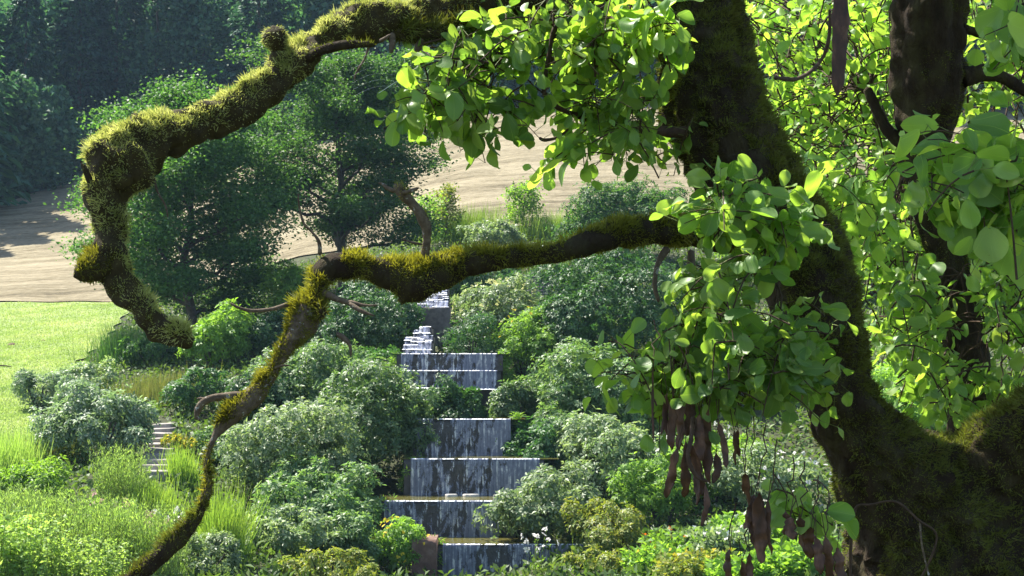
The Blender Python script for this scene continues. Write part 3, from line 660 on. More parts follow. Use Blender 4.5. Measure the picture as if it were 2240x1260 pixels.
# plants, grasses, flowers
FG = 'feathery plants at lower left'
clump('leafy_plant', 'bright yellow green leafy plant in the bottom left corner', 25, 170, 31, 1.75, 190, 'feather', nl=32, L=.105, wid=.5, up=.35, group='leafy plants at the lower left edge', lean=.22)
clump('leafy_plant', 'sunlit leafy plant at bottom edge amid feathery stalks', 185, 170, 31, 1.35, 160, 'feather', nl=28, L=.09, wid=.5, up=.35, group='leafy plants at the lower left edge', lean=.22)
for lab, cx, wd, top, d in [('small fern hanging over the left end of the lowest waterfall', 962, 34, 1172, 43.9), ('fern at the left end of the second waterfall lip', 842, 44, 1074, 46.2), ('fern beside the left end of the third waterfall', 893, 40, 985, 48.3),
                            ('fern at the right end of the tallest waterfall lip', 1124, 40, 900, 50.3), ('fern at the right end of the wide thin waterfall', 1094, 44, 752, 55.0), ('fern at the left end of the wide thin waterfall', 862, 30, 758, 55.0)]:
    bush(lab, cx, wd, top, d, 'fresh', .2, 'fern', 'fern', 'ferns on the cascade walls', k=7, wid=.2, dens=.8)
clump('feathery_plant', 'broad mass of feathery light green stalks at lower left', 150, 300, 34, 1.95, 1000, 'feather', group=FG, nl=30, L=.10, wid=.12, up=1.6)
clump('feathery_plant', 'feathery stalks nearest the hanging branch tip', 320, 160, 34, 1.85, 520, 'feather', group=FG, nl=30, L=.10, wid=.12, up=1.8)
clump('feathery_plant', 'tall feathery clump just below the silvery bush', 270, 100, 42, 1.95, 300, 'feather', group=FG, nl=30, L=.11, wid=.12, up=1.8)
clump('feathery_plant', 'bright feathery stalks rising at the left frame edge', 40, 190, 34.5, 1.9, 520, 'feather', group=FG, nl=30, L=.09, wid=.14, up=1.5)
clump('flowering_plant', 'plumes of dusty pink flowers above the feathery stalks', 345, 110, 39, .95, 60, 'fresh', fl=(26, 'pink_petal', .10), nl=20, L=.13, wid=.35)
clump('flowering_plant', 'white flower heads in the grass below the steps', 370, 60, 40, 1.15, 26, 'grass', fl=(9, 'white_petal', .12), nl=20, L=.12, wid=.25)
clump('flowering_plant', 'brownish pink flower spikes under the tall feathery clump', 230, 110, 40, 1.0, 50, 'fresh', fl=(18, 'pink_petal', .09), nl=20, L=.12, wid=.3)
grassclump('ornamental_grass', 'upright grass clump left of the bright bush, right of the bare branch', 492, 100, 39.5, 1.9, 900, 'grass', 'ornamental grasses')
grassclump('ornamental_grass', 'grassy tuft right of the garden steps', 405, 70, 46.5, 1.1, 700, 'grass', 'ornamental grasses')
grassclump('ornamental_grass', 'soft green grass below the garden steps', 345, 110, 42, 1.0, 1200, 'grass', 'ornamental grasses')
grassclump('ornamental_grass', 'bluish tall grass at the lawn edge under the left tree', 275, 130, 72, 1.9, 1500, 'treeleaf', 'ornamental grasses')
grassclump('ornamental_grass', 'pale grass tuft between silvery bushes and lawn', 130, 160, 50, .9, 900, 'drygrass', 'ornamental grasses')
grassclump('ornamental_grass', 'soft pale grass where the lawn ends above the leafy light green shrub', 15, 150, 47.5, 1.3, 1500, 'feather', 'ornamental grasses')
grassclump('ornamental_grass', 'brownish grass bank above the garden steps', 350, 200, 60, 1.1, 2200, 'drygrass', 'ornamental grasses')
grassclump('ornamental_grass', 'tall grass strip along the field edge below the saplings', 1010, 230, 98, 2.0, 2600, 'grass', 'ornamental grasses', depth=.4)
grassclump('ornamental_grass', 'tall grass strip by the field edge left of the round tree like shrub', 1210, 170, 97, 1.9, 1800, 'grass', 'ornamental grasses', depth=.4)
clump('flowering_plant', 'yellow flowered ground plants bordering the garden steps', 395, 70, 50.5, .55, 110, 'yellowgreen', fl=(60, 'yellow_petal', .055), nl=16, L=.14, wid=.35)
clump('flowering_plant', 'white blossoms on thin stems before the lowest waterfall', 1180, 60, 40.5, 1.45, 16, 'fresh', fl=(12, 'white_petal', .09), nl=5, L=.1, wid=.3)
for lab, cx, wd, d, h, n, mt, fl_, L in [
    ('leafy bright plants with orange flowers under the hanging pods', 1480, 140, 40, .9, 130, 'fresh', (14, 'orange_petal', .09), .2),
    ('white speckled leafy plants between the two pod bunches', 1570, 150, 39.5, 1.0, 150, 'sage', (34, 'white_petal', .08), .22),
    ('pale leafy plants behind the short middle pods', 1640, 150, 41, 1.1, 140, 'fresh', (20, 'white_petal', .08), .22),
    ('orange dotted plants near the trunk base', 1700, 130, 42, 1.0, 120, 'sage', (14, 'orange_petal', .09), .22),
    ('yellow flowered plants at bottom edge below the pods', 1520, 170, 36, .9, 150, 'yellowgreen', (24, 'yellow_petal', .06), .16),
    ('lush broad leaved plants at bottom edge left of the trunk', 1740, 200, 35, .95, 170, 'fresh', None, .24),
    ('sunlit broad leaved plants at bottom edge beneath the middle pods', 1630, 160, 34.5, .9, 140, 'fresh', None, .2),
    ('low leafy plants right of the yellowish low bush', 1430, 130, 38.5, .8, 110, 'fresh', (6, 'yellow_petal', .06), .16)]:
    clump('flowering_plant' if fl_ else 'leafy_plant', lab, cx, wd, d, h, n, mt, fl=fl_, nl=18, L=L, wid=.5, up=.4, group='meadow plants behind the pods')
# ground cover, one uncountable mass
g = np.random.default_rng(77); n = 110000
d = g.uniform(28, 100, n) ; px = g.uniform(-250, 2500, n)
ok = (px > np.interp(d, LD, LR) + 14) & ~((px > 800) & (px < 1200) & (d > 43) & (d < 57.5)) & ~((px > 300) & (px < 378) & (d > 46) & (d < 54.5))
d, px = d[ok], px[ok]; X = (px - 1120) / F * d; p = np.stack([X, d, H(X, d) + g.uniform(0, .35, len(d))], -1)
v, f = leafquads(p, g.normal(size=p.shape) + [0, 0, .5], g.normal(size=p.shape) * .6 + [0, 0, 1], .26 * g.uniform(.6, 1.4, len(d)), .12)
tag(mk('ground_cover', v, f, M['cover'], origin=(0, 0, 0)), 'low leafy ground cover growing between the shrubs', 'ground cover', kind='stuff')
# lawn grass blades
n = 150000; d = 50.2 + 49.2 * g.uniform(0, 1, n) ** 1.15; px = g.uniform(-260, 330, n); ok = px < lawn_r(d) - 2; d, px = d[ok], px[ok]
X = (px - 1120) / F * d; p = np.stack([X, d, H(X, d) + .07], -1)
v, f = blades(p, np.tile([0., 0, 1], (len(p), 1)), .09 * g.uniform(.5, 1.3, len(p)), .055, .5, .2, g)
tag(mk('lawn_grass', v, f, M['lawn_blade'], origin=(0, 0, 0)), 'short mown grass blades covering the sunlit lawn', 'grass', kind='stuff')
# molehills and a stick on the lawn
for lab, cx, cy, d, r in [('small brown molehill on the lawn, larger and farther left one', 27, 757, 80.5, .26), ('tiny brown molehill on the lawn nearer the tree', 96, 752, 82, .15)]:
    a = np.linspace(0, 2 * np.pi, 20, endpoint=False); rr = np.array([1, .8, .5, .2, .02]); hh = np.array([-.15, .35, .65, .85, .9]) * .55; b = base(cx, d)
    v = np.stack([np.outer(rr, np.cos(a)) * r, np.outer(rr, np.sin(a)) * r, np.broadcast_to(hh[:, None] * r, (5, 20))], -1).reshape(-1, 3); v += sn(v, 14, 9)[:, None] * .03 * r
    tag(mk('molehill', v + b + [0, 0, .09], grid_faces(5, 20, True), M['earth'], None, True), lab, 'molehill', 'molehills on the lawn')
b = base(5, 72); pth = [[b[0] - .5, 72, b[2] + .14, .03], [b[0], 72.05, b[2] + .17, .035], [b[0] + .3, 72, b[2] + .14, .03], [b[0] + .6, 71.9, b[2] + .1, .012]]
v, f, _, _ = tube(pth, 8, .05, .1, 9, 4); tag(mk('stick', v, f, M['twig_dark'], None, True), 'dark bent stick lying on the lawn at left edge', 'stick')

# ------------------------------------------------------------------ garden trees
tree('big broadleaf tree with dense crown behind the mossy branch loop, left of two', 412, 400, 196, 76, 'treeleaf', .21, 92, .52, .62, npri=30, z0=.12, lift=.25, nsec=10, group='garden trees before the field')
tree('airy layered tree with visible dark limbs right of the mossy branch', 752, 425, 108, 82, 'treeleaf', .20, 104, .54, .42, npri=26, z0=.15, lift=.35, nsec=9, group='garden trees before the field')
tree('slim upright poplar sapling at the field edge', 975, 46, 408, 97, 'yellowgreen', .2, 14, .18, 1.2, 'sapling', 12, .1, 1.2, 3, group='saplings at the field edge')
tree('bushy young sapling standing alone before the hay field', 1142, 74, 402, 98, 'fresh', .2, 16, .3, .8, 'sapling', 12, .2, .5, 4, group='saplings at the field edge')
tree('slight sapling at the right rim of the airy tree', 928, 60, 425, 95, 'fresh', .2, 12, .3, .8, 'sapling', 10, .2, .5, 4, group='saplings at the field edge')

# ------------------------------------------------------------------ forest
FGp = 'trees along the forest edge'
fvar = {}
def ftree(kind, label, cx, d, Ht, wd, mat, rot=0):
    _seed[0] += 1; g = np.random.default_rng(_seed[0]); b = base(cx, d)
    t = thing('conifer_tree' if kind == 'c' else 'broadleaf_tree', b, label, 'tree', FGp)
    v, f = conifer_mesh(Ht, wd, g, 6500, .95) if kind == 'c' else broad_mesh(Ht, wd, g, 6500, .6); v = v * [1, 1, 1.2] - [0, 0, Ht * .2] if kind == 'b' else v; mk('crown', v + b, f, M[mat], t)
    v, f = lines(b[None] - [0, 0, .5], b[None] + [0, 0, Ht * .85], .35, .06, 8); mk('trunk', v, f, M['farbark'], t)
for a in [
    ('b', 'low bushy forest tree at the left frame edge touching the field', 15, 149.5, 13, 4.2, 'forest'),
    ('b', 'low rounded forest tree second from the left frame edge at the field', 98, 156, 11, 3.8, 'forest'),
    ('c', 'pointed dark conifer nearest the top left corner', 45, 160, 24, 5.0, 'conifer'),
    ('c', 'tall dark conifer above the field corner left of the moss elbow', 165, 168, 30, 5.2, 'conifer'),
    ('c', 'tall dark conifer directly above the moss elbow', 245, 171, 31, 5.2, 'conifer'),
    ('b', 'tall forest tree with sunlit right rim above the thick moss', 335, 171, 28, 5.2, 'forest'),
    ('b', 'shadowed forest tree above the thickest part of the mossy branch', 440, 172, 22, 5.0, 'forest'),
    ('c', 'dim conifer behind the round moss stub', 560, 168, 27, 5.0, 'conifer'),
    ('b', 'pale topped forest tree at the frame top left of the mossy branch', 700, 176, 31, 5.0, 'treeleaf'),
    ('c', 'dark conifer behind the dangling lichen twigs', 830, 168, 22, 5.0, 'conifer'),
    ('b', 'dark forest tree left of the bright leaf cluster', 920, 164, 16, 5.2, 'forest'),
    ('b', 'dark forest tree hidden behind the bright leaf cluster, nearer its left', 1030, 164, 17, 5.4, 'forest'),
    ('c', 'dark conifer behind the bright leaf cluster, near its middle', 1140, 167, 24, 5.2, 'conifer'),
    ('b', 'dark forest tree between bright leaf cluster and thick limb', 1260, 166, 18, 5.4, 'forest'),
    ('c', 'dark conifer just left of the thick leaning limb', 1380, 168, 24, 5.2, 'conifer')]: ftree(*a)
parts = []; g = np.random.default_rng(5); WRAP = [(-90, 143), (-170, 138), (-150, 149), (-260, 132), (-240, 146), (-350, 126), (-340, 140)]
vb = [broad_mesh(22, 5.5, np.random.default_rng(k), 2000, 1.0) for k in range(3)] + [conifer_mesh(27, 5.2, np.random.default_rng(k + 9), 2000, 1.5) for k in range(3)]
for row, d in enumerate([162, 172, 183, 196, 212, 232, 256]):
    span = np.arange(-900, 3300, 62 * 170 / d + 10) if d < 200 else np.arange(-500, 2900, 70)
    for px in span + g.uniform(-14, 14, len(span)):
        if (row == 0 and -30 < px < 1420) or (row == 1 and 120 < px < 480): continue
        b = base(px, d + g.uniform(-4, 4)); v, f = vb[g.integers(6)]; s = g.uniform(.75, 1.2); a = g.uniform(0, 6.28)
        Rm = np.array([[math.cos(a), -math.sin(a), 0], [math.sin(a), math.cos(a), 0], [0, 0, 1]]); parts.append((v @ Rm.T * s + b, f))
for px, d in WRAP:
    b = base(px, d); v, f = vb[g.integers(6)]; parts.append((v * 1.05 + b, f))
v, f = join(parts); tag(mk('forest', v, f, M['forest'], origin=(0, 0, 0)), 'dark hazy wood covering the hill above the hay field', 'forest', kind='stuff')
parts = []
for px in np.arange(-60, 1460, 20):     # undergrowth at the wood's foot
    d = np.interp(px, [-1900, 0, 70, 180, 330, 950, 1440, 4300], [146, 147, 152, 161, 166, 157, 161, 161]) + g.uniform(.5, 4); b = base(px, d)
    v, f = broad_mesh(g.uniform(5, 9), g.uniform(2.4, 3.6), g, 1100, .6); parts.append((v + b - [0, 0, 1.8], f))
v, f = join(parts); tag(mk('undergrowth', v, f, M['forest'], origin=(0, 0, 0)), 'dark bushy undergrowth along the foot of the wood', 'undergrowth', kind='stuff')

# ------------------------------------------------------------------ foreground tree
TB = np.array([1.25, 4.1, -1.75])
NT = thing('mossy_tree', TB, 'old leaning tree with thick mossy trunk, mossy branches and round leaves in the foreground', 'tree')
def pathpx(rows): return np.array([[*P(x, y, d), hw / F * d] for x, y, hw, d in rows])
def mossy(name, rows, core, mossmat, dens, blen, bw, seed, top=.4, jit=.5, under=.35, sides=28, step=.01, disp=.13, freq=26, ridges=0, shrink=.6, mask=None, lump=.07):
    pth = pathpx(rows); pth[:, 3] -= blen * shrink; pth[:, 3] = np.maximum(pth[:, 3], .006)
    v, f, ring, nr = tube(pth, sides, step, disp, freq, seed, True, ridges, lump); o = mk(name, v, f, M[core], NT, True)
    g = np.random.default_rng(seed + 50); n, s = ring.shape[:2]
    area = np.linalg.norm(ring[:, 0] - ring[:, s // 2], axis=1); i = g.choice(n - 2, int(dens * len(area) * step * area.mean() * 3.14), p=area[1:-1] / area[1:-1].sum()) + 1
    j = g.integers(0, s, len(i)); u = g.uniform(-.5, .5, (len(i), 1)); wv = g.uniform(0, 1, (len(i), 1))
    p = ring[i, j] * (1 - wv) + ring[i, (j + 1) % s] * wv + (ring[np.minimum(i + 1, n - 1), j] - ring[i, j]) * u
    nn = unit(nr[i, j] * (1 - wv) + nr[i, (j + 1) % s] * wv); nz = nn[:, 2]
    keep = g.uniform(0, 1, len(i)) < np.clip(under + (1 - under) * (nz + top), 0, 1)
    if mask is not None: keep &= mask(p, g)
    keep &= sn(p, 60, seed + 9) > -.9
    p, nn, nz = p[keep], nn[keep], nz[keep]
    L = blen * (.55 + .5 * np.clip(nz + .3, 0, 1)) * g.uniform(.5, 1.25, len(p)) * (1 + .55 * sn(p, 65, seed + 3))
    L = np.maximum(L, blen * .2)
    p = p - nn * .004
    tuft = np.stack([sn(p, 110, seed + 21), sn(p, 110, seed + 22), sn(p, 110, seed + 23)], -1) * .55
    bv, bf = blades(p, nn + tuft, L, bw, jit, .15, g); mk('moss', bv, bf, M[mossmat], o)
    return o
trunk_rows = [(1505, -160, 96, 4.35), (1526, -20, 86, 4.3), (1552, 150, 113, 4.25), (1564, 250, 116, 4.2), (1596, 330, 112, 4.18), (1636, 410, 108, 4.15), (1712, 500, 104, 4.1), (1772, 610, 104, 4.05),
              (1806, 720, 90, 4.0), (1828, 820, 84, 4.0), (1850, 900, 90, 4.0), (1922, 1008, 124, 4.03), (2010, 1112, 176, 4.08), (2062, 1250, 224, 4.1), (2085, 1500, 245, 4.1), (2110, 1850, 280, 4.1), (2115, 2200, 380, 4.1)]
mossy('trunk', trunk_rows, 'bark', 'moss_dark', 120000, .021, .0032, 11, top=.5, jit=.8, under=.75, sides=96, step=.01, disp=.085, freq=13, ridges=.08, shrink=.55,
      mask=lambda p, g: (sn(p, 7, 31) + .6 * sn(p, 19, 33) > -.75) & (p[:, 2] > -.8))
limb_rows = [(2040, 1240, 170, 4.15), (2110, 1120, 150, 4.1), (2190, 1010, 110, 4.0), (2270, 950, 92, 3.9), (2380, 860, 85, 3.8), (2500, 700, 75, 3.8), (2600, 400, 60, 3.9)]
mossy('limb', limb_rows, 'bark', 'moss_dark', 110000, .021, .0032, 12, top=.5, jit=.6, under=.4, sides=56, step=.012, disp=.07, freq=11, ridges=.06, shrink=.3)
up_rows = [(1500, -120, 60, 4.3), (1350, -40, 42, 4.1), (1200, -8, 34, 4.0), (1060, 6, 32, 3.95), (960, 20, 34, 3.9), (880, 38, 42, 3.85), (800, 52, 42, 3.8), (740, 62, 38, 3.75), (690, 96, 42, 3.7),
           (645, 138, 46, 3.66), (598, 184, 44, 3.62), (545, 222, 44, 3.58), (480, 256, 45, 3.54), (410, 282, 50, 3.5), (340, 306, 62, 3.46), (285, 336, 72, 3.43), (248, 375, 66, 3.4), (232, 425, 50, 3.39), (236, 480, 42, 3.38),
           (244, 530, 38, 3.37), (244, 580, 52, 3.36), (270, 630, 44, 3.35), (318, 686, 40, 3.34), (362, 726, 40, 3.33), (402, 742, 36, 3.32), (424, 742, 22, 3.32)]
def goldmask(p, g): return np.ones(len(p), bool)
split = lambda ok: ok
up = mossy('branch', up_rows, 'moss_core', 'moss', 170000, .0155, .0029, 13, top=.38, jit=.75, under=.30, freq=18, disp=.17, shrink=.42, sides=40, step=.006, lump=.17)
stub = mossy('branch_stub', [(628, 150, 28, 3.66), (612, 110, 28, 3.64), (602, 78, 38, 3.62), (598, 55, 20, 3.61)], 'moss_core', 'moss', 140000, .016, .0026, 14, top=.6)
mossy('branch_stub', [(250, 560, 38, 3.36), (212, 580, 40, 3.33), (180, 596, 34, 3.31), (160, 606, 20, 3.3)], 'moss_core', 'moss_gold', 260000, .02, .003, 15, top=.9, under=.9)
mossy('branch_stub', [(245, 400, 36, 3.4), (270, 392, 34, 3.36), (288, 388, 20, 3.34)], 'moss_core', 'moss', 140000, .016, .0026, 16, top=.6)
mossy('branch_stub', [(640, 150, 24, 3.66), (700, 112, 20, 3.6), (760, 98, 17, 3.58), (820, 96, 9, 3.57)], 'bark', 'moss_dark', 50000, .014, .003, 17, top=.6)
mossy('branch_stub', [(210, 430, 16, 3.36), (196, 395, 13, 3.34), (182, 362, 9, 3.33), (176, 355, 4, 3.33)], 'bark', 'moss_dark', 40000, .010, .003, 18)
low_rows = [(1680, 500, 70, 4.05), (1560, 512, 46, 3.95), (1460, 505, 38, 3.85), (1380, 508, 38, 3.8), (1310, 522, 36, 3.75), (1240, 548, 30, 3.7), (1180, 560, 29, 3.68), (1110, 566, 32, 3.66), (1040, 574, 36, 3.64), (975, 590, 42, 3.62),
            (910, 606, 54, 3.6), (850, 596, 38, 3.58), (790, 584, 36, 3.56), (735, 582, 38, 3.54), (704, 604, 34, 3.52), (692, 640, 26, 3.51), (676, 676, 44, 3.5), (652, 716, 34, 3.48), (622, 770, 20, 3.46), (590, 824, 20, 3.44),
            (552, 868, 26, 3.42), (505, 910, 24, 3.4), (470, 955, 16, 3.38), (452, 1010, 13, 3.37), (456, 1060, 14, 3.36), (440, 1115, 16, 3.35), (395, 1172, 25, 3.34), (335, 1228, 28, 3.33), (280, 1275, 26, 3.32), (200, 1330, 20, 3.3)]
def lowmask(p, g):
    # bare, lichened stretches on the trunk side and on the thin hanging part
    x = 1120 + F * p[:, 0] / p[:, 1]; y = 800 - F * p[:, 2] / p[:, 1]
    bare = np.clip((x - 1130) / 60, 0, 1) * np.clip((1330 - x) / 60, 0, 1) * .6 + .25 * ((y > 760) & (y < 820)) + .35 * ((y > 960) & (y < 1095))
    return (g.uniform(0, 1, len(p)) > bare) & (sn(p, 26, 91) > -.75)
mossy('branch', low_rows[:17], 'bark', 'moss_gold', 170000, .021, .0029, 19, top=.65, jit=.55, under=.6, freq=22, disp=.15, mask=lowmask, shrink=.45)
mossy('branch', low_rows[16:26], 'twig', 'moss_gold', 210000, .019, .003, 29, top=.8, jit=.65, under=.85, freq=34, disp=.2, mask=lowmask, shrink=.35, lump=.12)
mossy('branch', low_rows[23:], 'bark', 'moss_dark', 120000, .019, .0028, 39, top=.6, jit=.5, under=.5, freq=30, disp=.14, mask=lowmask, shrink=.4)
mossy('branch_stub', [(690, 660, 22, 3.52), (702, 682, 24, 3.47), (698, 704, 16, 3.46)], 'moss_core', 'moss_gold', 90000, .022, .003, 20)
mossy('branch_stub', [(905, 620, 40, 3.62), (885, 648, 26, 3.6), (878, 668, 10, 3.6)], 'moss_core', 'moss_dark', 80000, .02, .003, 21)
mossy('branch_stub', [(800, 62, 22, 3.8), (870, 72, 34, 3.82), (940, 72, 36, 3.85), (1000, 58, 34, 3.88), (1050, 36, 22, 3.9)], 'moss_core', 'moss_dark', 130000, .03, .003, 23, top=.8, jit=.9, under=.8, lump=.14)
# bare twigs
def twig(rows, name='twig', mat='twig', seed=0, sides=10, disp=.16):
    v, f, _, _ = tube(pathpx(rows), sides, .006, disp, 70, seed); return mk(name, v, f, M[mat], NT, True)
mossy('twig', [(926, 575, 13, 3.6), (934, 520, 11, 3.58), (928, 485, 14, 3.57), (905, 450, 12, 3.56), (880, 425, 13, 3.55), (868, 408, 12, 3.55), (862, 402, 5, 3.55)], 'twig', 'moss_gold', 60000, .012, .0028, 22, shrink=.2, mask=lambda p, g: sn(p, 40, 3) > -.45)
for k, rows in enumerate([
    [(868, 420, 6, 3.55), (848, 412, 5, 3.55), (836, 402, 3, 3.55), (826, 400, 2, 3.55)],
    [(870, 422, 5, 3.55), (890, 420, 4, 3.53), (908, 414, 4, 3.52), (918, 410, 2, 3.52)],
    [(925, 535, 4, 3.57), (900, 530, 3, 3.55), (878, 522, 2, 3.54)],
    [(670, 650, 6, 3.5), (640, 662, 5, 3.49), (600, 675, 5, 3.48), (555, 680, 4, 3.47), (525, 674, 3, 3.46), (502, 662, 2, 3.46)],
    [(705, 640, 9, 3.5), (738, 655, 7, 3.48), (765, 662, 7, 3.47), (800, 668, 3, 3.46), (828, 668, 2, 3.46)],
    [(762, 662, 5, 3.47), (790, 680, 4, 3.45), (822, 692, 2, 3.45)],
    [(735, 728, 5, 3.47), (752, 740, 6, 3.46), (765, 755, 4, 3.46), (768, 782, 2, 3.46)],
    [(700, 560, 6, 3.53), (697, 528, 4, 3.52), (680, 505, 3, 3.52), (665, 490, 3, 3.51), (655, 455, 2, 3.51), (652, 420, 1.5, 3.5)],
    [(545, 868, 9, 3.42), (515, 866, 11, 3.41), (480, 868, 9, 3.4), (455, 874, 8, 3.39), (436, 890, 8, 3.39), (430, 912, 6, 3.39), (440, 918, 3, 3.39)],
    [(455, 878, 5, 3.39), (442, 872, 4, 3.39), (430, 872, 2, 3.39)],
    [(590, 810, 4, 3.44), (615, 800, 3, 3.42), (636, 800, 2, 3.42)],
    [(335, 380, 3, 3.45), (345, 420, 2.5, 3.44), (362, 450, 2, 3.44), (368, 480, 1.5, 3.44)],
    [(830, 92, 5, 3.6), (845, 82, 4, 3.58), (856, 74, 3, 3.58)],
    [(858, 70, 6, 3.8), (858, 95, 7, 3.79), (855, 118, 4, 3.78)],
    [(920, 60, 8, 3.84), (920, 88, 7, 3.83), (912, 108, 8, 3.82), (906, 112, 4, 3.82)],
    [(808, 98, 3, 3.58), (798, 128, 2.5, 3.58), (778, 162, 2, 3.57), (776, 180, 1.2, 3.57)],
    [(1462, 540, 9, 3.84), (1440, 575, 7, 3.83), (1432, 620, 6, 3.82), (1438, 650, 5, 3.82), (1442, 662, 2, 3.82)],
    [(1510, 545, 10, 3.86), (1514, 600, 8, 3.85), (1518, 640, 7, 3.85), (1520, 690, 4, 3.85)],
    [(1500, 290, 14, 4.1), (1420, 285, 11, 4.05), (1340, 268, 9, 4.0), (1270, 255, 7, 3.95), (1215, 232, 6, 3.9), (1190, 205, 4, 3.88)],
    [(1215, 232, 5, 3.9), (1190, 200, 5, 3.88), (1200, 130, 5, 3.86), (1215, 60, 5, 3.85), (1260, 10, 5, 3.9), (1330, -30, 6, 4.0)],
    [(1110, 120, 5, 3.85), (1140, 100, 5, 3.87), (1170, 62, 6, 3.9), (1210, 40, 7, 3.95), (1300, 20, 8, 4.0), (1420, -30, 10, 4.1)],
    [(1030, 150, 3, 3.8), (1070, 132, 4, 3.82), (1110, 115, 5, 3.85), (1120, 80, 5, 3.87), (1170, 62, 5, 3.9)],
    [(1178, 300, 3, 3.86), (1190, 306, 4, 3.87), (1215, 302, 3, 3.88), (1240, 285, 3, 3.9), (1245, 258, 3, 3.92)],
    [(1330, 90, 22, 4.1), (1420, 78, 26, 4.2), (1500, 70, 30, 4.3)],
    [(1900, 190, 18, 6.0), (1920, 250, 16, 6.0), (1945, 300, 12, 6.0), (1990, 330, 16, 6.0)],
    [(1695, 170, 5, 4.6), (1745, 172, 5, 4.8), (1790, 140, 4.5, 5.0), (1812, 90, 4, 5.0), (1815, 20, 4, 5.0)],
    [(1530, 950, 6, 3.35), (1516, 915, 5, 3.36), (1512, 960, 5, 3.33), (1505, 1000, 5, 3.32), (1522, 1040, 4, 3.32), (1550, 1055, 3, 3.32)],
    [(1860, 1270, 3, 3.5), (1862, 1180, 3, 3.5), (1872, 1112, 2.6, 3.5), (1905, 1104, 2.6, 3.48), (1960, 1098, 2.6, 3.46), (2010, 1138, 2.6, 3.45), (2048, 1168, 2.6, 3.45), (2036, 1222, 2.4, 3.46), (2000, 1290, 2.2, 3.48)],
    [(2012, 1140, 2.4, 3.45), (2018, 1200, 2.4, 3.45), (2040, 1290, 2.2, 3.45)]]):
    twig(rows, seed=k, mat='twig' if k < 18 or k > 27 else 'twig_dark')

# leaves of the foreground tree ------------------------------------------------
def leaf_template(nu=5, nv=8):
    v = np.linspace(0, 1, nv); u = np.linspace(-1, 1, nu)
    wv = np.interp(v, [0, .04, .1, .2, .3, .4, .5, .6, .7, .8, .88, .94, .98, 1], [.05, .11, .21, .34, .42, .47, .495, .50, .48, .42, .335, .24, .14, .03])
    U, V_ = np.meshgrid(u, v); x = U * wv[:, None]; y = V_ - .07 * (np.abs(U) ** 2) * (V_ < .15)
    return x.ravel(), y.ravel(), U.ravel(), V_.ravel(), grid_faces(nv, nu)
def rich_leaves(p, d, n, L, g, hi=False):
    x, y, U, V_, f = leaf_template(9, 15) if hi else leaf_template(); m = len(p); d = unit(d); s = unit(np.cross(d, n)); n = np.cross(s, d)
    asp = g.uniform(.58, .90, m)[:, None]; fold = g.uniform(.05, .55, m)[:, None]; curl = g.normal(.14, .30, m)[:, None]; wav = g.normal(0, .05, m)[:, None]
    z = fold * (x[None] * asp) ** 2 * 1.6 + np.abs(x)[None] * fold * .25 - curl * (y[None]) ** 2 + wav * np.sin(y[None] * 7 + U[None] * 2)
    Lc = np.asarray(L)[:, None, None]
    V = p[:, None] + (s[:, None] * (x[None] * asp)[..., None] + d[:, None] * y[None, :, None] + n[:, None] * z[..., None]) * Lc
    uv = np.stack([np.broadcast_to((x + .5)[None], (m, len(x))), np.broadcast_to(V_[None], (m, len(x)))], -1).reshape(-1, 2)
    return V.reshape(-1, 3), (f[None] + (np.arange(m) * len(x))[:, None, None]).reshape(-1, 4), uv
def inpoly(px, py, poly):
    poly = np.asarray(poly, float); r = np.zeros(len(px), bool); j = len(poly) - 1
    for i in range(len(poly)):
        a, b = poly[i], poly[j]; c = ((a[1] > py) != (b[1] > py)) & (px < (b[0] - a[0]) * (py - a[1]) / (b[1] - a[1] + 1e-9) + a[0]); r ^= c; j = i
    return r
